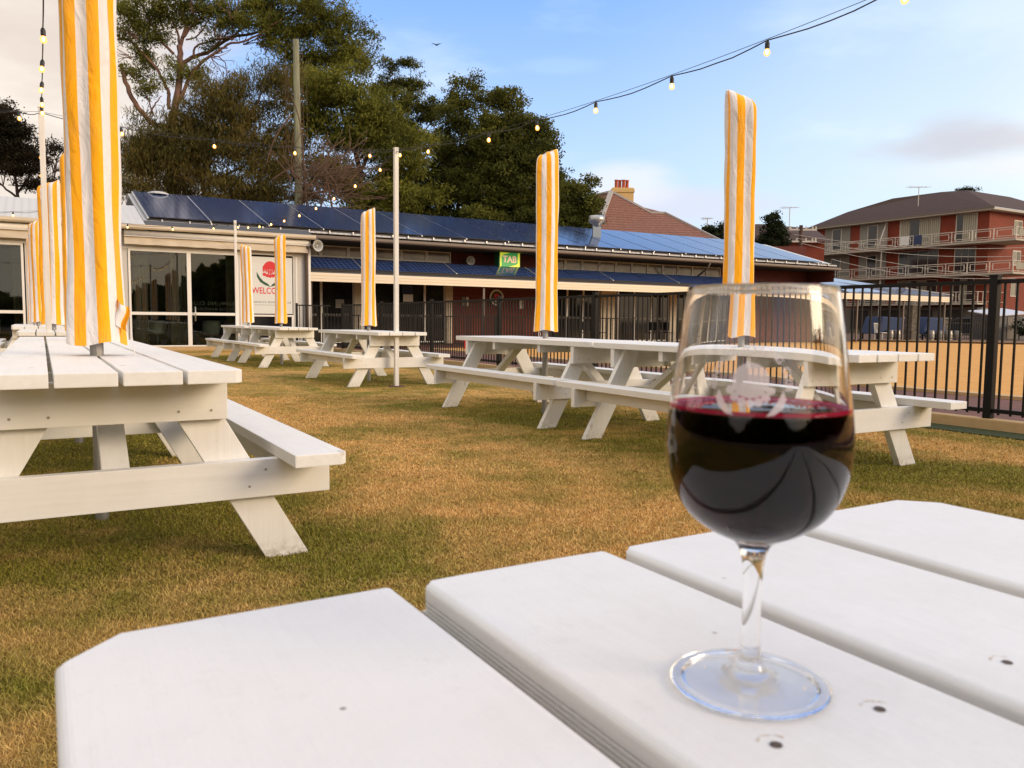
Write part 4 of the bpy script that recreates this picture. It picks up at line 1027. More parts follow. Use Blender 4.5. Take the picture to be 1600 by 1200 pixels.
# veranda
def vz(c_): return 2.40 + (2.90 - 2.40) * (c_ - 24.6) / (26.9 - 24.6)
mb = MB(); mb.slab([(7.1, 24.55, vz(24.55)), (33, 24.55, vz(24.55)), (33, 26.88, vz(26.88)), (7.1, 26.88, vz(26.88))], (0, 0, -.05)); mb.build('veranda_roof', M['darkroof'], club)
mb = MB()
for k in range(3): mb.box((7.09, 24.50 - .012 * k, 2.08 + .09 * k + .002), (41.1, 24.56, 2.08 + .09 * (k + 1)))
mb.build('fascia', M['fascia'], club)
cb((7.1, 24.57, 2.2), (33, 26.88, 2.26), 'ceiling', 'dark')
def vpz(c_): return 2.50 + .40 * (c_ - 24.62)
vp = pmesh(24.62, 25.62, 0, PW, vpz, .0)
s_ = 7.25
for k in range(12):
    o = link('solar_panel', vp, club); o.location = (s_, 0, 0); s_ += PW + .02; cnt += 1
mb = MB()
for k in range(1, 12, 2): x_ = 7.25 + (PW + .02) * k; mb.slab([(x_ - .03, 24.61, vpz(24.61)), (x_ + .02, 24.61, vpz(24.61)), (x_ + .02, 25.63, vpz(25.63)), (x_ - .03, 25.63, vpz(25.63))], (0, 0, .012))
mb.build('panel_rail', M['alu'], club)
cb((7.25, 24.63, 2.42), (27.3, 24.66, 2.49), 'array_skirt', 'dark')
for k in range(13): cb((7.3 + k * 1.66, 25.5, 2.6), (7.34 + k * 1.66, 25.54, 2.83), 'panel_strut', 'dark')
for s_ in (7.2, 13.3, 19.2, 25.2, 33.6, 37.2, 40.7): cb((s_, 24.62, 0), (s_ + .07, 24.69, 2.2), 'veranda_post', 'gutter')
# low end wing
a1 = at_c(1300, 427, 28.6); a2 = at_c(1415, 451, 26.8)
mb = MB(); mb.slab([(32.8, 24.5, 2.40), (36.8, 24.5, 2.40), (a2[0], a2[1], a2[2]), (32.8, 28.6, a1[2])], (0, 0, -.04)); mb.build('end_roof', M['panel'], club)
mb = MB(); mb.slab([(36.8, 24.5, 2.40), (41.1, 24.5, 2.40), (a2[0] + .1, a2[1], a2[2])], (0, 0, -.04)); mb.build('end_roof', M['shed'], club)
MB().bar((a2[0], a2[1], a2[2] + .03), (41.2, 24.5, 2.46), .12, .06).build('barge_board', M['white'], club)
cb((35.6, 26.9, 0), (35.8, 30, 2.4), 'wall', 'brick')
for s_ in (34.3,): cb((s_, WB - .02, .1), (s_ + 1.0, WB - .005, 2.1), 'door', 'gutter')
cb((34.9, WB - .03, 1.45), (35.0, WB - .021, 1.7), 'notice', 'red')
# downpipe at the corner
MB().tube([(7.0, 24.15, 3.30), (7.0, 24.15, 3.05), (7.02, 24.32, 2.85), (7.02, 24.32, 0)], .055, 10).build('downpipe', M['gutter'], club, smooth=True)
MB().tube([(24.45, 25.1, 3.42), (24.5, 25.3, 3.2), (24.6, 26.3, 2.75)], .04, 8).build('downpipe', M['gutter'], club, smooth=True)
cb((7.055, 24.30, 0), (7.14, 24.39, 3.3), 'corner_trim', 'white')

# horn speakers
for (s_, c_, z_, lab, rot) in ((7.22, 24.15, 3.12, 'grey horn loudspeaker at the corner of the cream wing', .25), (13.71, 26.55, 3.11, 'grey horn loudspeaker on the red brick left of the green sign', 0.)):
    t = thing('horn_speaker', lab, 'loudspeaker', W(s_, c_, z_), A + rot, 'horn loudspeakers')
    MB().lathe([(.03, .10), (.045, -.02), (.09, -.12), (.165, -.20), (.175, -.205), (.17, -.21), (.155, -.20), (.08, -.12), (.035, -.03), (0, -.03)], 22, axis=1).build('horn', M['horn'], t, smooth=True)
    MB().lathe([(0, .24), (.07, .23), (.075, .12), (.06, .10), (0, .10)], 16, axis=1).build('driver', M['gutter'], t, smooth=True)
    MB().lathe([(0, -.17), (.035, -.165), (.045, -.12), (0, -.05)], 12, axis=1).build('throat', M['horn'], t, smooth=True)
    MB().bar((0, .16, -.02), (0, .34, -.02), .04, .05).build('bracket', M['gutter'], t)
# TAB sign
t = thing('light_box_sign', 'green and yellow light box sign reading TAB under the eaves', 'sign', W(15.03, 25.9, 2.78), A + .10)
MB().box((-.50, -.14, 0), (.46, .16, .80)).build('case', M['tabd'], t, bevel=.01)
MB().box((-.46, -.150, .02), (.44, -.141, .785)).build('face', M['taby'], t)
mb = MB(); mb.add([(x_, -.154, z_) for x_, z_ in ((-.40, .055), (-.40, .48), (-.33, .56), (.34, .73), (.34, .27), (.27, .21))], [(0, 1, 2, 3, 4, 5)]); mb.build('green_panel', M['tabg'], t, normals=False)
mb = MB(); v, f = text_mb('TAB', .34, bold=.012); mb.add([(q[0] - .03, -.158, q[1] + .39) for q in v], f); mb.build('lettering', M['peach'], t, normals=False)
mb = MB(); mb.tube([(-.5, .0, .0), (-.5, .0, -.16)], .02, 6); mb.tube([(.46, 0, .6), (.40, 0, -.2)], .015, 6); mb.tube([(.46, 0, .02), (1.0, .2, .02)], .012, 6); mb.build('stand', M['rail'], t)
# roof vent
vt = at_y(932, 366, 34.0)
t = thing('roof_vent', 'round zinc exhaust cowl standing on the clubhouse roof', 'vent', (vt.x, vt.y, vt.z - .3), 0)
MB().box((-.17, -.17, 0), (.17, .17, .62)).build('base', M['stainless'], t, bevel=.01)
MB().lathe([(0, .60), (.20, .60), (.20, .72), (.33, .80), (.34, 1.06), (.28, 1.07), (.27, .95), (0, .93)], 20).build('cowl', M['stainless'], t, smooth=True)
MB().lathe([(0, 0), (.34, 0), (.33, .05), (.2, .09), (0, .10)], 18).build('disc', M['metalroof'], thing('roof_vent', 'low round skylight dome at the left end of the solar panels', 'vent', W(3.5, 29.45, 5.02), 0), smooth=False)

# ------------------------------------------------------------------ trees
def leaf_mesh(name, blobs, y0, m_, count, tuft=.55, ll=.22, lw=.07, ydep=1.0, droop=0., seed=0, hole=.0, parent=None, flat=.6):
    """blobs = (px, py, rx, ry) outlines at forward distance y0, turned into real ellipsoids of leaf tufts"""
    r = np.random.default_rng(seed); k_ = y0 / FPX; area = sum(b[2] * b[3] for b in blobs); out = []
    for b in blobs:
        c = at_y(b[0], b[1], y0); rx, rzz = b[2] * k_, b[3] * k_; ry = max(rx, rzz) * ydep if len(b) < 5 else b[4]
        nT = max(4, int(count * b[2] * b[3] / area / 46))
        nS = max(3, nT // 7)
        d = r.normal(size=(nS, 3)); d /= np.linalg.norm(d, axis=1)[:, None]; rad = r.random(nS) ** .38
        Sc = d * rad[:, None] * np.array([rx, ry, rzz]) * (.82 + .42 * r.random(nS))[:, None] + np.array(c)
        sr = min(rx, rzz) * .20 + tuft * .55
        T = Sc[r.integers(0, nS, nT)] + r.normal(size=(nT, 3)) * sr * np.array([.6, .6, .42])
        keep = r.random(nT) > hole; T = T[keep]; nT = len(T)
        ts = tuft * (.55 + .9 * r.random(nT))
        q = np.repeat(np.arange(nT), 46); n = len(q)
        e = r.normal(size=(n, 3)); e /= np.linalg.norm(e, axis=1)[:, None]; e *= (r.random(n) ** .5)[:, None]
        p = T[q] + e * ts[q][:, None] * np.array([1.1, 1.1, flat])
        a = r.normal(size=(n, 3)); a[:, 2] -= droop; a /= np.linalg.norm(a, axis=1)[:, None]
        bb = np.cross(a, r.normal(size=(n, 3))); bb /= np.linalg.norm(bb, axis=1)[:, None] + 1e-9
        L_ = ll * (.6 + .8 * r.random(n))[:, None]; W_ = lw * (.6 + .8 * r.random(n))[:, None]
        out.append(np.stack([p - a * L_ / 2, p + bb * W_ / 2, p + a * L_ / 2, p - bb * W_ / 2], 1))
    V = np.concatenate(out).astype(np.float32); n = len(V)
    me = bpy.data.meshes.new(name); me.vertices.add(n * 4); me.loops.add(n * 4); me.polygons.add(n)
    org = parent.location if parent else Vector((0, 0, 0)); V = V - np.array(org, dtype=np.float32)
    me.vertices.foreach_set('co', V.reshape(-1)); me.loops.foreach_set('vertex_index', np.arange(n * 4, dtype=np.int32))
    me.polygons.foreach_set('loop_start', np.arange(0, n * 4, 4, dtype=np.int32)); me.polygons.foreach_set('loop_total', np.full(n, 4, np.int32))
    me.materials.append(m_); me.update(calc_edges=True)
    return link(name, me, parent)
def limb(mb_, pts, y, w0, w1, org, sub=4, wob=0., rn=None, dy=0.):
    P_ = [at_y(p[0], p[1], y + (dy * i / (len(pts) - 1))) for i, p in enumerate(pts)]; Q = []
    for i in range(len(P_) - 1):
        p0, p1_, p2_, p3_ = P_[max(i - 1, 0)], P_[i], P_[i + 1], P_[min(i + 2, len(P_) - 1)]
        for k in range(sub):
            f = k / sub; Q.append(.5 * (2 * p1_ + (p2_ - p0) * f + (2 * p0 - 5 * p1_ + 4 * p2_ - p3_) * f * f + (3 * p1_ - p0 - 3 * p2_ + p3_) * f ** 3))
    Q.append(P_[-1])
    if wob: Q = [q + Vector((rn.uniform(-wob, wob), rn.uniform(-wob, wob), rn.uniform(-wob, wob))) for q in Q]
    k_ = y / FPX / 2; n = len(Q) - 1
    mb_.tube([q - org for q in Q], [max(.012, (w0 + (w1 - w0) * i / n) * k_) for i in range(n + 1)], 7)
def twigs(mb_, starts, y, org, rn, n=6, ln=22, w=1.3, up=-1, spread=1.0):
    for (px, py, ang) in starts:
        for k in range(n):
            a_ = ang + rn.uniform(-spread, spread); x_, y_ = px, py; pts = [(x_, y_)]
            for j in range(4): a_ += rn.uniform(-.35, .35); x_ += math.cos(a_) * ln / 4 * rn.uniform(.7, 1.3); y_ += math.sin(a_) * ln / 4 * rn.uniform(.7, 1.3); pts.append((x_, y_))
            limb(mb_, pts, y + rn.uniform(-1, 1), w, .35, org, sub=2)
def tree(label, base, y, limbs, blobs, m_, count, bark_='bark', seed=1, tw=(), twn=6, twl=22, **k):
    o = at_y(base[0], base[1], y); o.z = 0; rn = random.Random(seed)
    t = thing('tree', label, 'tree', o, 0, 'trees beyond the clubhouse')
    mb = MB(); root = at_y(base[0], base[1], y)
    for l in limbs: limb(mb, l[0], y, l[1], l[2], o, wob=.05, rn=rn, dy=l[3] if len(l) > 3 else 0)
    mb.tube([Vector((0, 0, -.1)), root - o], [limbs[0][1] * y / FPX / 2 * 1.3, limbs[0][1] * y / FPX / 2], 9)
    if tw: twigs(mb, tw, y, o, rn, n=twn, ln=twl)
    mb.build('trunk', M[bark_], t, normals=False, smooth=True)
    leaf_mesh('crown', blobs, y, M[m_], count, seed=seed, parent=t, **k)
    return t
R_ = random.Random(5)
# big gum, upper left, with pink forked limbs
gl = [([(268, 330), (270, 250), (270, 180)], 15, 11), ([(270, 180), (280, 130), (281, 100), (280, 70)], 11, 8), ([(280, 72), (290, 45), (283, 18), (265, -10)], 6, 3.5),
      ([(281, 104), (294, 92), (322, 83), (361, 60), (395, 52), (430, 38), (478, 8)], 7, 2.2, 1.5), ([(272, 176), (292, 128), (316, 96), (342, 80), (362, 68), (408, 54), (440, 30)], 6, 2, -1),
      ([(262, 140), (248, 112), (222, 82), (205, 66), (186, 58)], 5, 3.2), ([(266, 172), (262, 140)], 6, 5), ([(236, 192), (211, 160), (196, 128), (190, 100)], 8, 6, 0), ([(268, 200), (250, 196), (236, 192)], 7, 8),
      ([(270, 84), (250, 62), (238, 42), (216, -4)], 4.5, 2.2), ([(281, 70), (276, 50), (264, 24), (250, -8)], 4, 2), ([(286, 60), (300, 40), (320, 22), (350, -2)], 4.5, 2.6), ([(290, 62), (310, 54), (325, 30), (330, 5)], 2.6, 1.4),
      ([(322, 84), (350, 55), (368, 30), (372, 0)], 2.8, 1.3), ([(300, 88), (310, 70), (340, 62), (372, 50), (400, 20)], 3.6, 1.5), ([(361, 62), (385, 40), (420, 24), (500, 10), (526, -2)], 3.0, 1.3), ([(240, 180), (228, 150), (204, 110)], 2.6, 1.2),
      ([(234, 178), (244, 160), (252, 150)], 3, 1.2), ([(330, 85), (352, 98), (352, 130)], 2, 1.), ([(408, 54), (424, 75), (440, 90), (430, 110)], 2.2, 1.)]
gb = [(230, 20, 34, 18), (280, 30, 26, 14), (320, 0, 40, 14), (410, 2, 40, 14), (445, 60, 34, 22), (540, 30, 24, 22), (250, 60, 20, 10), (370, 30, 26, 12), (490, 130, 34, 20), (460, 85, 26, 18), (210, 40, 26, 17), (205, 66, 20, 12), (228, 88, 20, 14), (215, 112, 18, 12), (236, 132, 16, 12), (200, 6, 26, 12), (300, 6, 34, 13), (345, 20, 30, 12), (390, 12, 38, 18), (430, 26, 30, 20), (465, 40, 30, 20), (500, 28, 28, 24), (478, 0, 40, 16),
      (520, 60, 32, 24), (545, 90, 30, 26), (566, 102, 20, 22), (500, 95, 36, 24), (470, 110, 26, 20), (290, 128, 22, 16), (310, 115, 16, 10), (250, 8, 20, 9), (350, 48, 22, 7), (330, 68, 16, 6), (262, 92, 8, 10), (420, 60, 24, 9), (395, 38, 24, 10), (575, 60, 10, 14)]
tree('huge gum tree with pinkish forked limbs at the upper left', (270, 330), 46, gl, gb, 'leafgum', 72000, 'gum', 3, tw=[(250, 20, -1.9), (300, 20, -1.2), (340, 60, -1.0), (420, 40, -.6), (400, 60, .3), (205, 90, -2.6), (360, 30, -1.3), (330, 90, .2), (470, 12, -.4), (215, 60, -2.4), (270, 0, -1.6), (380, 70, -.5)], twn=7, twl=34, tuft=.55, ll=.20, lw=.055, droop=.5)
ob = [(240, 215, 40, 26), (225, 260, 38, 34), (280, 240, 40, 34), (330, 205, 40, 40), (310, 270, 46, 34), (370, 180, 38, 36), (345, 150, 32, 26), (385, 235, 40, 40), (400, 285, 40, 30), (250, 300, 50, 22), (345, 305, 55, 18), (210, 230, 14, 40), (420, 130, 26, 20), (392, 112, 20, 18), (300, 195, 24, 18)]
tree('broad she-oak with drooping rusty green needles behind the roof', (320, 320), 41, [([(320, 330), (318, 270), (325, 215), (345, 160)], 9, 3), ([(318, 280), (270, 240), (240, 215)], 6, 2), ([(322, 250), (370, 210), (395, 170), (420, 130)], 6, 2), ([(320, 290), (380, 260), (400, 235)], 5, 1.5)], ob, 'leafoak', 78000, 'twig', 4,
     tw=[(x_, y_, 1.2) for x_, y_ in ((240, 230), (260, 250), (300, 240), (330, 250), (360, 240), (390, 250), (280, 270), (350, 280), (220, 250))] , twn=7, twl=50, tuft=.75, ll=.32, lw=.036, droop=1.6, hole=.2)
mb2b = [(540, 285, 50, 24), (590, 300, 60, 22), (500, 270, 30, 26), (640, 300, 50, 24), (575, 325, 80, 14), (455, 235, 26, 30), (470, 190, 24, 24), (450, 275, 26, 30), (520, 140, 44, 34), (560, 165, 44, 34), (480, 150, 30, 30), (600, 190, 46, 34), (560, 205, 60, 34), (640, 225, 46, 26), (500, 185, 34, 24), (590, 240, 56, 26), (540, 125, 40, 20), (620, 260, 40, 22)]
tree('tall olive green tree right of the power pole', (560, 320), 44, [([(565, 340), (560, 260), (540, 190), (520, 140)], 11, 3), ([(560, 270), (590, 220), (610, 190)], 7, 2)], mb2b, 'leafgum', 82000, 'bark', 6, tuft=.62, ll=.24, lw=.06, droop=.8, hole=.15)
# bare thicket
o = at_y(500, 320, 39); o.z = 0
t = thing('bare_bush', 'tangle of bare brown branches right of the power pole', 'bush', o); mb = MB(); rn = random.Random(12)
for k in range(150):
    x_, y_ = rn.uniform(455, 545), rn.uniform(255, 325); a_ = rn.uniform(-2.6, -.1) if k % 3 else rn.uniform(-1.1, .2); pts = [(x_, y_)]
    for j in range(6): a_ += rn.uniform(-.28, .3); x_ += math.cos(a_) * 13; y_ += math.sin(a_) * 10; pts.append((x_, y_))
    limb(mb, pts, 39 + rn.uniform(-1.5, 1.5), rn.uniform(.9, 1.9), .4, o, sub=2)
for l in ([(425, 282), (445, 268), (470, 262), (480, 300)], [(455, 180), (430, 215), (415, 260)], [(520, 330), (510, 250), (540, 215)], [(480, 330), (470, 200), (455, 150)], [(500, 330), (520, 260), (575, 215)]): limb(mb, l, 39, 3.2, 1.2, o)
mb.build('branches', M['twig'], t, normals=False, smooth=True)
leaf_mesh('leaves', [(440, 215, 36, 42), (430, 170, 26, 28), (470, 290, 40, 22), (540, 290, 40, 22), (415, 300, 26, 22)], 42, M['leafoak'], 12000, seed=31, parent=t, ll=.22, lw=.04, droop=1.)
tree('umbrella shaped gum with layered crown against the blue sky', (640, 300), 50, [([(640, 320), (640, 250), (634, 200), (625, 170)], 6, 2.5), ([(634, 200), (622, 170), (612, 130), (607, 110)], 3, 1), ([(630, 180), (640, 150), (643, 110)], 2, .9), ([(640, 240), (665, 200), (690, 180)], 3, 1), ([(625, 170), (628, 140), (622, 112)], 1.6, .8), ([(640, 215), (610, 190), (600, 150)], 3, 1)],
     [(609, 97, 10, 4), (622, 95, 9, 4), (640, 99, 14, 5), (606, 110, 10, 6), (648, 106, 7, 4), (618, 130, 28, 8), (645, 138, 18, 10), (600, 142, 20, 11), (630, 160, 44, 11), (664, 165, 24, 12), (600, 170, 20, 10), (620, 190, 34, 13), (668, 180, 16, 10), (640, 205, 28, 12), (590, 195, 24, 14)], 'leafdark', 30000, 'bark', 8, tuft=.42, ll=.17, lw=.06)
tree('dark feathery pine-like tree left of the second umbrella, pointed top', (715, 320), 47, [([(715, 330), (718, 250), (724, 180), (735, 120)], 6, 1.2), ([(720, 220), (700, 170), (712, 130)], 3, .8), ([(722, 200), (745, 165), (744, 130)], 2, .7)],
     [(737, 118, 4, 6), (736, 132, 10, 7), (743, 148, 7, 8), (717, 128, 12, 6), (712, 140, 9, 7), (700, 160, 15, 10), (725, 162, 18, 8), (742, 168, 7, 8), (700, 182, 20, 14), (730, 192, 28, 14), (705, 215, 30, 22), (745, 225, 36, 24), (690, 250, 38, 28), (740, 270, 46, 34), (690, 300, 44, 26), (640, 290, 40, 30), (750, 315, 50, 24), (600, 300, 34, 26), (660, 330, 60, 16), (720, 340, 60, 12)], 'leafdark', 78000, 'bark', 9, tuft=.5, ll=.17, lw=.07)
tree('dark bushy tree behind the umbrella at the roof vent', (830, 320), 45, [([(820, 340), (815, 270), (800, 200), (798, 150)], 7, 1.2), ([(815, 280), (850, 240), (845, 200)], 4, 1), ([(810, 250), (775, 200), (770, 160)], 4, 1)],
     [(770, 150, 17, 9), (776, 163, 14, 10), (800, 140, 5, 6), (795, 155, 9, 9), (803, 170, 10, 10), (812, 185, 14, 12), (770, 185, 20, 12), (790, 205, 30, 18), (835, 205, 18, 16), (846, 193, 4, 6), (850, 215, 9, 10), (815, 235, 44, 26), (770, 240, 30, 26), (858, 235, 8, 14), (862, 258, 10, 14), (830, 275, 44, 34), (780, 290, 44, 36), (866, 285, 14, 24), (850, 320, 36, 22), (800, 330, 50, 16), (760, 345, 60, 14), (840, 350, 60, 16)], 'leafdark', 88000, 'bark', 10, tuft=.48, ll=.17, lw=.08)
tree('low rusty dark tree filling the gap left of the old tiled house', (905, 340), 43, [([(905, 350), (903, 320), (915, 285)], 5, 1.2)],
     [(918, 282, 6, 7), (908, 295, 12, 9), (890, 300, 14, 14), (912, 310, 16, 12), (895, 325, 24, 18), (925, 320, 9, 12), (880, 345, 24, 20), (915, 345, 18, 18)], 'leafdark', 22000, 'bark', 13, tuft=.42, ll=.16, lw=.07)
tree('dark spreading tree at the far left edge', (20, 330), 52, [([(25, 340), (28, 300), (20, 262)], 6, 3), ([(28, 300), (50, 270), (62, 250)], 4, 1), ([(28, 310), (4, 290), (-20, 270)], 4, 1.2), ([(26, 290), (44, 290), (66, 300)], 3, 1)],
     [(0, 195, 34, 22), (28, 215, 26, 18), (-20, 180, 40, 22), (10, 235, 40, 20), (50, 250, 20, 16), (-20, 240, 34, 26), (30, 268, 28, 9), (60, 290, 14, 12), (60, 262, 12, 10)], 'leafred', 30000, 'bark', 14, tw=[(20, 290, -1.), (40, 290, -.6), (5, 290, -2.2), (60, 290, -1.2)], twn=8, twl=40, tuft=.6, ll=.2, lw=.08)
tree('thin tree with bare crooked branches between the left pole and big umbrella', (86, 330), 50, [([(86, 340), (84, 290), (90, 250)], 3, 1.2), ([(84, 270), (100, 262), (120, 250)], 3, 1)],
     [(86, 228, 14, 5), (104, 232, 12, 6), (90, 285, 16, 14), (110, 290, 20, 22), (140, 260, 26, 30), (150, 310, 30, 20), (75, 235, 8, 4)], 'leafred', 10000, 'bark', 15, tw=[(84, 270, -1.2), (86, 250, -.9), (84, 290, -1.)], twn=9, twl=38, tuft=.5, ll=.18, lw=.06)
tree('rounded bush behind the tiled roof, left of the tall right umbrella', (1118, 380), 66, [([(1118, 390), (1118, 365)], 4, 1.5)], [(1112, 362, 14, 10), (1126, 356, 14, 9), (1130, 372, 22, 12)], 'leafcyp', 7000, 'bark', 16, tuft=.5, ll=.2, lw=.1)
tree('dark pointed cypress in front of the brown tiled roof', (1208, 385), 62, [([(1208, 395), (1208, 350)], 3, 1)], [(1211, 338, 3, 8), (1208, 350, 8, 13), (1208, 368, 12, 18), (1210, 388, 15, 12), (1192, 378, 10, 10), (1226, 380, 9, 10), (1206, 345, 5, 9)], 'leafcyp', 13000, 'bark', 17, tuft=.4, ll=.2, lw=.09)
tree('palm-like tree top peeking over the apartment roof', (1513, 330), 96, [([(1513, 340), (1513, 296)], 3, 1.5)], [(1513, 297, 11, 1.6), (1505, 299, 9, 1.2), (1521, 299, 9, 1.2)], 'leafcyp', 700, 'bark', 18, tuft=.5, ll=.5, lw=.07)
# far wood closing the horizon
o = leaf_mesh('distant_trees', [(x_, 500, 60, 20) for x_ in range(-300, 1900, 90)], 125, M['leafdark'], 26000, seed=77, tuft=2.2, ll=1.1, lw=.6)
tag(o, 'low band of distant dark trees along the horizon', 'woodland', kind='stuff')
k_ = 0
for a_ in range(62, 300, 8):
    an = math.radians(a_); c_ = Vector((math.sin(an), math.cos(an), 0)) * (38 + 5 * math.sin(a_)); 
    rg = np.random.default_rng(a_); n_ = 1500; d = rg.normal(size=(n_, 3)); d /= np.linalg.norm(d, axis=1)[:, None]
    hh = 2.6 + 1.6 * math.sin(a_ * .7); p = d * (rg.random(n_) ** .4)[:, None] * np.array([4.2, 3.2, hh]) + np.array([c_.x, c_.y, hh * .9])
    a1_ = rg.normal(size=(n_, 3)) * .55; b1_ = rg.normal(size=(n_, 3)) * .5
    V = np.stack([p - a1_, p + b1_, p + a1_, p - b1_], 1).reshape(-1, 3)
    if k_ == 0: VV = [V]
    else: VV.append(V)
    k_ += 1
VV = np.concatenate(VV); me = bpy.data.meshes.new('woodland'); me.from_pydata([tuple(v) for v in VV], [], [(4 * i, 4 * i + 1, 4 * i + 2, 4 * i + 3) for i in range(len(VV) // 4)]); me.materials.append(M['leafdark'])
tag(link('woodland', me), 'belt of dark trees behind the photographer', 'woodland', kind='stuff')

# ------------------------------------------------------------------ power poles
def ppole(px, ptop, y, r0, r1, label, wires):
    top = at_y(px, ptop, y); t = thing('power_pole', label, 'utility pole', (top.x, y, 0), 0, 'timber poles behind the clubhouse')
    MB().tube([(0, 0, 0), (.02, 0, top.z * .5), (-.02, 0, top.z)], [r0, (r0 + r1) / 2, r1], 14).build('post', M['pwood'], t, normals=False, smooth=True)
    for (dx, z0_, r_) in wires:
        MB().tube([(dx, .1, .5), (dx * .96, .1, z0_ * .6), (dx * .9, .05, z0_)], r_ * .6, 6).build('cable', M['twig'], t, normals=False)
    return t, top
t, top = ppole(463, 62, 40, .22, .145, 'tall greenish timber pole rising behind the solar roof', [(-.62, 14.0, .022), (-.50, 13.2, .030), (-.36, 13.4, .016), (.30, 14.2, .020), (.50, 13.6, .016), (.21, 14.0, .014)])
mb = MB()
for k in range(7): mb.box((.15 + .0, -.02, 7 + k * .35), (.22, .02, 7.12 + k * .35))
mb.build('climbing_cleat', M['gutter'], t)
t, top = ppole(324, 156, 58, .15, .12, 'thin grey timber pole half hidden in the she-oak', [])
mb = MB(); mb.tube([(.0, 0, top.z), (-.3, 0, top.z + .25), (-.35, 0, top.z - .1)], .06, 8); mb.build('cap', M['rail'], t)

# ------------------------------------------------------------------ tiled house with chimney
HY = 60
t = thing('tiled_house', 'old house with steep brown tiled roof beyond the clubhouse', 'house', (10, HY, 0), 0)
def loc(v, o): return tuple(Vector(v) - o)
oo = Vector((10, HY, 0))
ap = at_y(955, 299, HY); lf = at_y(929, 305, HY + 6); hd = at_y(925, 380, HY - 3.5); hl = at_y(900, 390, HY + 5); k1 = at_y(1017, 332, HY); k2 = at_y(1040, 332.5, HY); rr = at_y(1131, 378, HY - 3); rb = at_y(1131, 378, HY + 10)
mb = MB(); mb.poly([loc(v, oo) for v in (ap, hd, Vector((rr.x, rr.y, hd.z)), rr, k2, k1)]); mb.poly([loc(v, oo) for v in (ap, hd, hl, lf)]); mb.poly([loc(v, oo) for v in (ap, lf, rb + Vector((0, 0, 0)), k2, k1)])
mb.build('roof', M['tile'], t, normals=False)
mb = MB()
for a_, b_ in ((ap, hd), (ap, k1), (k1, k2), (k2, rr), (ap, lf)): mb.bar(loc(a_, oo), loc(b_, oo), .34 if b_ is hd else .2, .14)
mb.build('ridge_capping', M['ridge'], t)
MB().box((hd.x - 10 + .5, .5 - 3, 0), (rr.x - 10 + 6, 9, hd.z)).build('wall', M['brick'], t)
c0 = at_y(956, 296, HY + 1.5); c1 = at_y(989, 318, HY + 1.5)
ch_ = MB().box((c0.x - 10, 1.2, c1.z - 1.5), (c1.x - 10, 2.3, c0.z - .25)); ch_.box((c0.x - 10 - .06, 1.14, c0.z - .25), (c1.x - 10 + .06, 2.36, c0.z)); ch_.box((c0.x - 10, 1.2, c0.z), (c1.x - 10, 2.3, c0.z + .1))
cho = ch_.build('chimney', M['chim'], t, bevel=.02)
for k in range(4):
    MB().lathe([(.13, 0), (.12, .55), (.15, .6), (.15, .66), (.10, .66), (.10, .5)], 12, (c0.x - 10 + .36 + .28 * k, 1.75 + .12 * (k % 2), c0.z + .1)).build('chimney_pot', M['pot'], cho, smooth=True)
# dark-roofed house right of it
HY2 = 75
t = thing('brown_roof_house', 'house with dark brown hipped roof behind the cypress', 'house', (24, HY2, 0), 0); oo = Vector((24, HY2, 0))
a_ = at_y(1150, 352, HY2); b_ = at_y(1186, 350, HY2); c_ = at_y(1272, 357, HY2 + 4); d_ = at_y(1300, 376, HY2 - 4); e_ = at_y(1150, 376, HY2 - 4)
mb = MB(); mb.poly([loc(v, oo) for v in (a_, b_, c_, Vector((d_.x, d_.y, e_.z)), e_)]); mb.poly([loc(v, oo) for v in (b_, c_, c_ + Vector((1, 9, -2)), b_ + Vector((0, 9, -2)))]); mb.build('roof', M['tile2'], t, normals=False)
MB().box((e_.x - 24 + .4, -3.4, 0), (d_.x - 24 - .4, 5, e_.z - .02)).build('wall', M['brick2'], t)
# antennas
for px, ptop, pbot, y, lab, w_ in ((1435, 292, 312, 78, 'television antenna above the apartment roof', 32), (1233, 324, 358, 75, 'tall television antenna on the brown roofed house', 26), (1105, 341, 352, 66, 'small television antenna beyond the old tiled house', 16)):
    b_ = at_y(px, pbot, y); tp = at_y(px, ptop, y); k_ = y / FPX; h = tp.z - b_.z
    t = thing('antenna', lab, 'antenna', b_, 0, 'television antennas on the roofs')
    MB().tube([(0, 0, -.6), (0, 0, h)], .035, 6).build('mast', M['rail'], t)
    mb = MB(); mb.tube([(-w_ / 2 * k_, 0, h - .08), (w_ / 2 * k_, .3, h + .03)], .025, 5)
    for q in range(6): x_ = (-w_ / 2 + w_ * q / 5) * k_; mb.tube([(x_, -.5 + .05 * q, h), (x_, .5 - .05 * q, h + .02)], .018, 5)
    mb.build('boom', M['rail'], t)

# ------------------------------------------------------------------ apartment block: facade on the plane s = 74.3
t = apt = thing('apartment_block', 'three storey brick apartment block with long railed balconies', 'building', W(74.3, 50), A)
AO = (74.3, 50)
def ap_(s_, c_, z_): return (s_ - AO[0], c_ - AO[1], z_)
def abox(s0, s1, c0_, c1_, z0_, z1_, name, m_, par=None, **k): return MB().box(ap_(s0, c0_, z0_), ap_(s1, c1_, z1_)).build(name, M[m_], par or apt, **k)
C0, C1 = 41.2, 59.9
abox(74.3, 90, C0, C1, -.1, 11.45, 'wall', 'brick2')
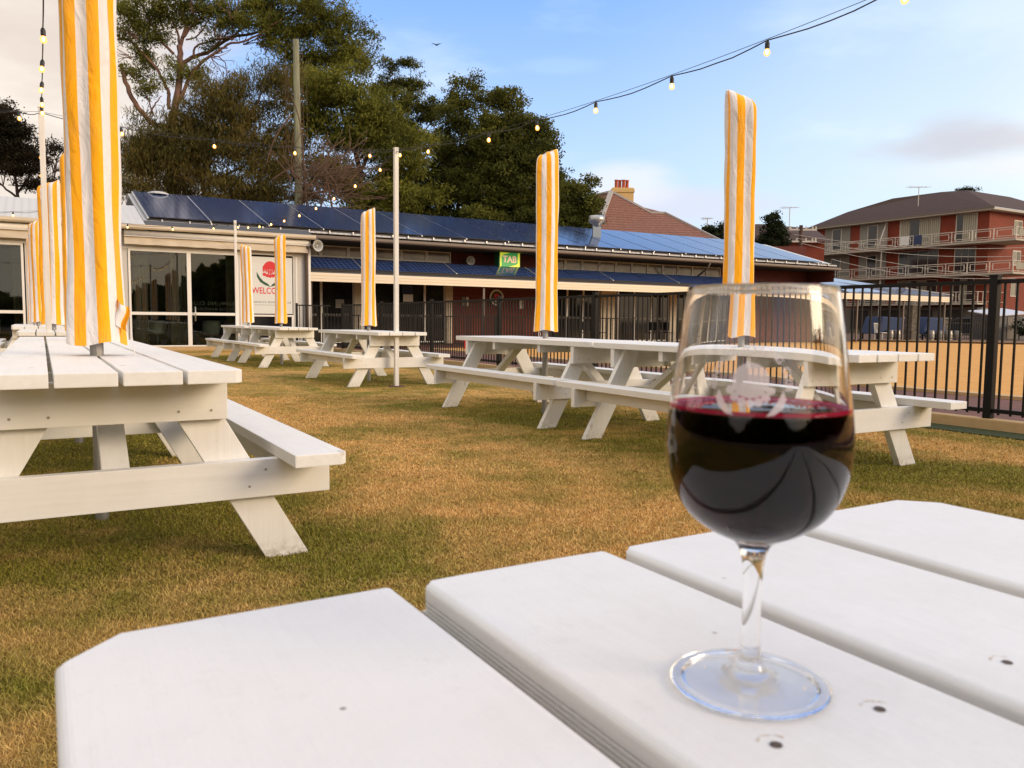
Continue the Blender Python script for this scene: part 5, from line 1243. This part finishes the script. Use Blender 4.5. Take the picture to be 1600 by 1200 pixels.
# shaded pale wall bays between brick piers; floors
FL = [(8.62, 11.40, 'top'), (5.75, 8.30, 'mid'), (2.95, 5.45, 'low')]
bays = [(58.85, 59.9, 'b'), (55.6, 58.85, 'w'), (54.5, 55.6, 'b'), (51.3, 54.5, 'w'), (50.0, 51.3, 'b2'), (45.75, 50.0, 'g'), (44.3, 45.75, 'b'), (42.2, 44.3, 'g'), (41.2, 42.2, 'b')]
for z0_, z1_, nm in FL:
    for a_, b_, k in bays:
        if k == 'w':
            abox(74.24, 74.299, a_ + .02, b_ - .02, z0_, z1_, 'render_panel', 'render')
            wn = abox(74.20, 74.239, a_ + (b_ - a_) * .33, b_ - (b_ - a_) * .30, z0_ + .1, z1_ - .35, 'window', 'rail')
            abox(74.18, 74.199, a_ + (b_ - a_) * .36, b_ - (b_ - a_) * .33, z0_ + .15, z1_ - .4, 'pane', 'apane', wn)
        if k == 'g':
            wn = abox(74.22, 74.299, a_ + .05, b_ - .05, z0_, z1_ - .2, 'window', 'rail'); n_ = 4 if b_ - a_ > 3 else 3
            for q in range(n_):
                u0 = a_ + .1 + (b_ - a_ - .2) * q / n_; u1 = a_ + .1 + (b_ - a_ - .2) * (q + 1) / n_ - .06
                abox(74.19, 74.219, u0, u1, z0_ + .05, z1_ - .26, 'pane', 'curtain' if (nm == 'top' and q != 2) or (nm == 'low' and q % 2) else 'apane', wn)
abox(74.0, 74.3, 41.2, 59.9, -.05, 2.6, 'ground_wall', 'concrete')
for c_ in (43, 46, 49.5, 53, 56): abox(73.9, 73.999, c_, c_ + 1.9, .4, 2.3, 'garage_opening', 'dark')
# sloping fin by the third bay
mb = MB(); mb.prism([(0, 8.6), (-1.4, 8.6), (-.1, 11.4), (0, 11.4)], 1, 51.3 - AO[1], 51.42 - AO[1]); mb.build('fin', M['rail'], apt)
# balconies with railings
def railing(s_, c0_, c1_, z_, end=True):
    mb = MB(); bay = 1.95; n_ = round((c1_ - c0_) / bay); bay = (c1_ - c0_) / n_
    def B(a, b): mb.box(ap_(*a), ap_(*b))
    for z in (z_ + .10, z_ + 1.0): B((s_ - .032, c0_, z - .032), (s_ + .032, c1_, z + .032))
    for k in range(n_ + 1): c_ = c0_ + bay * k; B((s_ - .035, c_ - .035, z_), (s_ + .035, c_ + .035, z_ + 1.03))
    for k in range(n_):
        a_, b_ = c0_ + bay * k + .28, c0_ + bay * (k + 1) - .28; lo, hi = z_ + .28, z_ + .82
        for z in (lo, hi): B((s_ - .026, a_ - .026, z - .026), (s_ + .026, b_ + .026, z + .026))
        for c_ in (a_, b_): B((s_ - .0255, c_ - .0255, lo + .026), (s_ + .0255, c_ + .0255, hi - .026))
        B((s_ - .012, a_ - .28, z_ + .55), (s_ + .012, a_, z_ + .57)); B((s_ - .012, b_, z_ + .55), (s_ + .012, b_ + .28, z_ + .57))
    mb.build('railing', M['rail'], apt)
for (zs, ca, cb_) in ((8.42, 38.0, 60.8), (5.55, 38.1, 60.2), (2.92, 41.0, 55)):
    abox(72.75, 74.2, ca, cb_, zs - .16, zs, 'balcony', 'slab'); railing(72.8, ca + .05, cb_ - .05, zs)
    mb = MB()
    for z in (zs + .10, zs + 1.0): mb.box(ap_(72.82, ca + .03, z - .02), ap_(77.2, ca + .07, z + .02))
    for s_ in (73.6, 74.8, 76.0, 77.2): mb.box(ap_(s_, ca + .02, zs), ap_(s_ + .05, ca + .08, zs + 1.02))
    mb.build('railing', M['rail'], apt)
    if ca < 40: abox(74.2, 77.3, ca, C0 - .01, zs - .16, zs, 'balcony', 'slab'); abox(73.2, 74.5, ca - .012, ca + .0, zs + .25, zs + .85, 'balcony_screen', 'curtain'); abox(75.0, 76.2, ca - .012, ca, zs + .25, zs + .85, 'balcony_screen', 'curtain')
for c_ in (50.9, 60.5): abox(72.9, 73.0, c_, c_ + .1, 0, 8.3, 'column', 'rail')
# brick end wall windows, right face
for (z0_, z1_) in ((9.3, 10.7), (6.5, 7.9), (3.6, 5.0)):
    wn = abox(78.4, 79.8, C0 - .04, C0 - .001, z0_, z1_, 'window', 'rail'); abox(78.5, 79.05, C0 - .06, C0 - .041, z0_ + .1, z1_ - .1, 'pane', 'curtain', wn); abox(79.15, 79.7, C0 - .06, C0 - .041, z0_ + .1, z1_ - .1, 'pane', 'apane', wn)
# roof with stepped hips
E0, E1 = 40.4, 60.6; ze = 11.45
pk = [at_s(1470, 300, 80), at_s(1510, 297, 80), at_s(1395, 310, 79), at_s(1325, 331, 77)]
e = lambda p: ap_(*p)
mb = MB(); F = ap_(73.5, E1, ze); Gg = ap_(73.5, E0, ze); H_ = ap_(92, E0, ze); I_ = ap_(92, E1, ze)
mb.poly([F, Gg, e(pk[1]), e(pk[0]), e(pk[2]), e(pk[3])]); mb.poly([Gg, H_, ap_(88, pk[1][1], pk[1][2]), e(pk[1])]); mb.poly([F, e(pk[3]), ap_(82, pk[3][1] + .3, pk[3][2]), I_]); mb.poly([e(pk[3]), e(pk[2]), ap_(84, pk[2][1], pk[2][2]), ap_(82, pk[3][1] + .3, pk[3][2])]); mb.poly([e(pk[2]), e(pk[0]), e(pk[1]), ap_(88, pk[1][1], pk[1][2]), ap_(84, pk[2][1], pk[2][2])])
mb.build('roof', M['tile2'], apt, normals=False)
MB().box(ap_(73.5, E0, ze - .22), ap_(92, E1, ze - .02)).build('eaves', M['slab'], apt)
MB().box(ap_(73.44, E0 - .06, ze - .10), ap_(73.5, E1 + .06, ze + .04)).build('gutter', M['gutter'], apt)
# laundry and balcony clutter
for c_, m_, lab, wd in ((47.9, 'poster', 'white towel hanging on the top balcony rail', .95), (46.6, 'bluecloth', 'blue patterned towel hanging on the top balcony rail', .85)):
    mb = MB(); vs = []
    for k in range(9): vs += [(-.05, wd * k / 8, .02), (-.06 - .03 * math.sin(k * 1.3), wd * k / 8, -.85 - .05 * math.sin(k))]
    mb.add(vs, [(2 * k, 2 * k + 2, 2 * k + 3, 2 * k + 1) for k in range(8)])
    o = mb.build('towel', M[m_], None, normals=False); o.location = W(72.78, c_, 9.42); o.rotation_euler = (0, 0, A); tag(o, lab, 'towel')
# small power pole with cross arms in front of the block, plus overhead wires
t = thing('power_pole', 'short pole with crossarms and insulators left of the apartment block', 'utility pole', (at_y(1250, 400, 62).x, 62, 0), 0)
zt = at_y(1250, 352, 62).z
MB().tube([(0, 0, 0), (0, 0, zt)], .14, 10).build('post', M['bark'], t)
mb = MB()
for z in (zt - .4, zt - 1.3): mb.box((-1.4, -.06, z), (1.2, .06, z + .12)); [mb.box((x_ - .05, -.04, z + .12), (x_ + .05, .04, z + .32)) for x_ in (-1.3, -.8, -.3, .4, .9, 1.15)]
mb.build('crossarm', M['rail'], t)
a_ = at_y(1240, 365, 62)
for i, (p, q, s_) in enumerate((((1240, 366), (1640, 385), 1.0), ((1245, 372), (1640, 398), 1.2), ((1300, 405), (1640, 430), 1.4), ((1252, 380), (1640, 440), .8))):
    P0 = at_y(*p, 61); P1 = at_y(*q, 50); o = MB()
    o.tube([tuple(P0.lerp(P1, k / 20) - Vector((0, 0, s_ * 4 * (k / 20) * (1 - k / 20) * .5)) - P0) for k in range(21)], .017, 5)
    oo_ = o.build('overhead_wire', M['rail'], None, normals=False); oo_.location = P0; tag(oo_, ['topmost', 'second', 'third', 'lowest'][i] + ' thin overhead wire crossing before the apartment block', 'wire', 'overhead wires')

# ------------------------------------------------------------------ far yard behind the green (right)
def yard(px, py, y): v = at_y(px, py, y); return (v.x, v.y, 0)
v = at_y(1560, 510, 52); t = thing('garden_shed', 'dark grey shed with pale corrugated sloping roof', 'shed', (v.x, 52, 0), .25)
MB().box((-1.25, -1, 0), (1.25, 1, 1.55)).build('wall', M['shed'], t)
mb = MB(); mb.slab([(-1.4, -1.15, 1.52), (1.35, -1.15, 1.72), (1.35, 1.1, 2.05), (-1.4, 1.1, 1.85)], (0, 0, -.06)); mb.build('roof', M['shedroof'], t)
MB().box((-.35, -1.03, .05), (.45, -1.005, 1.42)).build('door', M['gutter'], t)
for k, px in enumerate((1454, 1468, 1482, 1496, 1390, 1401)):
    v = yard(px, 528, 46); t = thing('beer_keg', ['leftmost keg of the row of four', 'second keg of the row of four', 'third keg of the row of four', 'rightmost keg of the row of four', 'left keg of the pair beside the white chair', 'right keg of the pair beside the white chair'][k] + ' behind the green', 'keg', v, 0, 'metal kegs behind the green')
    MB().lathe([(.17, 0), (.20, .02), (.18, .05), (.205, .12), (.215, .2), (.205, .28), (.215, .36), (.205, .44), (.18, .50), (.20, .55), (.17, .57), (.15, .52), (0, .52)], 16).build('barrel', M['keg'], t, smooth=True)
    MB().lathe([(.0, .52), (.03, .52), (.03, .56), (0, .56)], 8).build('valve', M['dark'], t)
for px, y, h, wd, lab in ((1424, 44, 1.9, .55, 'dark stacked stone pillar beneath the low wing'), (1471, 47, 1.25, .6, 'short stacked stone pillar behind the kegs')):
    v = yard(px, 525, y); t = thing('stone_pillar', lab, 'pillar', v, .3, 'stone pillars'); MB().box((-wd / 2, -wd / 2, 0), (wd / 2, wd / 2, h)).build('shaft', M['stone'], t, bevel=.04); MB().box((-wd / 2 - .05, -wd / 2 - .05, h), (wd / 2 + .05, wd / 2 + .05, h + .08)).build('cap', M['concrete'], t)
for px, w_, lab in ((1386, 2.6, 'blue covered furniture behind the bars at the end wing'), (1446, 1.7, 'blue covered trailer left of the short stone pillar')):
    v = yard(px, 520, 47); t = thing('covered_furniture', lab, 'tarpaulin', v, .3, 'blue covers in the yard')
    mb = MB(); mb.prism([(-w_ / 2, .35), (w_ / 2, .35), (w_ / 2 - .2, 1.25), (-w_ / 2 + .35, 1.35)], 1, -.7, .7); mb.build('cover', M['bluecloth'], t, bevel=.08)
    mb = MB(); [mb.box((x_, y_, 0), (x_ + .06, y_ + .06, .4)) for x_ in (-w_ / 2 + .05, w_ / 2 - .15) for y_ in (-.6, .55)]; mb.build('legs_frame', M['black'], t)
# white stacked chair
v = yard(1376, 528, 44); t = thing('garden_chair', 'white garden chair beside the end wing', 'chair', v, .6)
MB().box((-.25, -.25, .42), (.25, .25, .46)).build('seat', M['white'], t, bevel=.01)
mb = MB(); [mb.bar((x_, .22, .46), (x_, .30, .95), .03, .03) for x_ in (-.22, -.1, .02, .14, .22)]; mb.bar((-.24, .30, .95), (.24, .30, .95), .04, .05); mb.build('backrest', M['white'], t)
for x_ in (-.22, .22):
    for y_ in (-.22, .22): MB().bar((x_, y_, 0), (x_, y_, .42), .035, .035).build('leg', M['white'], t)
# two parked cars
def car(px, y, rot, m_, lab):
    v = yard(px, 525, y); t = thing('parked_car', lab, 'car', v, rot, 'cars parked beyond the yard')
    MB().prism([(-2.1, .35), (2.15, .35), (2.15, .8), (1.5, .95), (.7, 1.4), (-1.0, 1.42), (-1.75, 1.0), (-2.15, .9)], 1, -.82, .82).build('body', M[m_], t, bevel=.08)
    MB().prism([(.62, 1.32), (1.25, .98), (-1.5, 1.02), (-.95, 1.34)], 1, -.835, .835).build('side_window', M['glass'], t)
    for x_ in (-1.3, 1.35):
        for y_ in (-.80, .80):
            wh = MB().lathe([(0, -.1), (.31, -.1), (.33, 0), (.31, .1), (0, .1)], 16, (x_, y_, .33), 1).build('wheel', M['rubber'], t)
            MB().lathe([(0, -.11), (.19, -.11), (.19, .11), (0, .11)], 12, (x_, y_, .33), 1).build('rim', M['keg'], wh)
    for y_ in (-.6, .6): MB().box((2.14, y_ - .15, .62), (2.17, y_ + .15, .76)).build('headlight', M['poster'], t); MB().box((-2.17, y_ - .12, .68), (-2.13, y_ + .12, .84)).build('tail_light', M['redp'], t)
car(1515, 56, 2.4, 'carp', 'dark parked car beside the grey shed'); car(1441, 57, .4, 'carw', 'pale parked car behind the blue covers')
t = thing('picket_fence', 'low black picket fence behind the kegs', 'fence', yard(1484, 528, 50), .35); mb = MB()
for z in (.25, 1.0): mb.box((-3, -.02, z), (3, .02, z + .05))
for k in range(31): mb.box((-3 + k * .2, -.012, .05), (-2.975 + k * .2, .012, 1.25))
mb.build('bar_panel', M['black'], t)
v = at_y(1535, 485, 60); t = thing('air_conditioner', 'wall air conditioner on the brick behind the shed', 'air conditioner', v, .5); MB().box((-.38, -.15, -.2), (.38, .15, .2)).build('case', M['render'], t, bevel=.02); mb = MB(); [mb.box((-.32, -.165, -.14 + k * .05), (.32, -.152, -.12 + k * .05)) for k in range(6)]; mb.build('grille', M['gutter'], t)
v = yard(1534, 530, 40); t = thing('sign_post', 'thin pale post at the far edge of the green', 'post', v); MB().tube([(0, 0, 0), (0, 0, 1.5)], .03, 8).build('post', M['rail'], t)
t = thing('shrub', 'small dark shrub right of the grey shed', 'shrub', yard(1592, 528, 50)); leaf_mesh('foliage', [(1594, 512, 11, 14), (1604, 520, 10, 12)], 50, M['leafcyp'], 2500, seed=5, parent=t, tuft=.25, ll=.1, lw=.05); MB().tube([(0, 0, 0), (0, 0, .6)], .04, 6).build('stem', M['bark'], t)
# red object under the veranda
v = W(11.3, 22.0); t = thing('traffic_cone', 'small red cone on the patio behind the far fence', 'cone', v); MB().lathe([(.0, 0), (.15, 0), (.15, .03), (.10, .03), (.03, .42), (0, .42)], 14).build('cone_body', M['redp'], t, smooth=False); MB().box((-.18, -.18, 0), (.18, .18, .02)).build('foot', M['redp'], t)
# patio chairs and tables dimly seen on the veranda
def cafe(s_, c_, rot, lab):
    t = thing('patio_chair', lab, 'chair', W(s_, c_, .03), rot, 'dark chairs under the veranda')
    MB().box((-.2, -.2, .43), (.2, .2, .46)).build('seat', M['black'], t); MB().box((-.2, .18, .55), (.2, .21, .88)).build('backrest', M['black'], t)
    for x_ in (-.18, .18):
        for y_ in (-.18, .18): MB().bar((x_, y_, 0), (x_, y_ * 1.05, .44 if y_ < 0 else .88), .025, .025).build('leg', M['keg'], t)
    return t
c0_ = cafe(18.3, 25.4, .3, 'metal legged dark chair under the veranda, left of the glass doors')
for (s_, c_, r_, lab) in ((19.2, 25.7, 1.9, 'second dark veranda chair right of the umbrella by the vent'), (21.5, 25.3, -.4, 'dark veranda chair before the middle glass doors'), (22.6, 25.6, 2.4, 'dark veranda chair at the pale door post'), (25.0, 25.4, .8, 'dark veranda chair near the glass rim')):
    copy_thing(c0_, W(s_, c_, .03), r_, lab)
# bird
b_ = at_y(682, 70, 80); t = MB(); t.add([(-.55, 0, .12), (-.25, -.08, .10), (0, -.12, 0), (.25, -.08, .10), (.55, 0, .12), (.25, .10, .08), (0, .30, -.02), (-.25, .10, .08), (0, 0, -.07), (0, 0, .05)], [(0, 1, 7), (1, 2, 9), (1, 9, 7), (7, 9, 6), (9, 5, 6), (2, 3, 9), (3, 5, 9), (3, 4, 5), (1, 8, 2), (2, 8, 3), (3, 8, 5), (5, 8, 6), (6, 8, 7), (7, 8, 1)])
o = t.build('bird', M['rubber']); o.location = b_; tag(o, 'tiny dark bird gliding in the blue sky', 'bird')
# fallen leaves on the lawn
rn = random.Random(2)
for k, (px, py, lab) in enumerate(((1032, 795, 'tiny dark green leaf on the dry lawn left of the wine glass'), (1460, 748, 'tiny dark leaf on the lawn right of the wine glass'), (1064, 818, 'small pale leaf on the dry lawn by the glass'))):
    r3 = ray(px, py); f = (.02 - HC) / r3[2]; v = Vector((r3[0] * f, r3[1] * f, .022))
    mb = MB(); mb.add([(-.02, 0, 0), (0, .009, .004), (.022, 0, .001), (0, -.009, .004)], [(0, 1, 3), (1, 2, 3)]); o = mb.build('fallen_leaf', M['leafcyp'] if k < 2 else M['timber'], normals=False); o.location = v; o.rotation_euler = (0, .2, rn.uniform(0, 3)); tag(o, lab, 'leaf', 'fallen leaves')
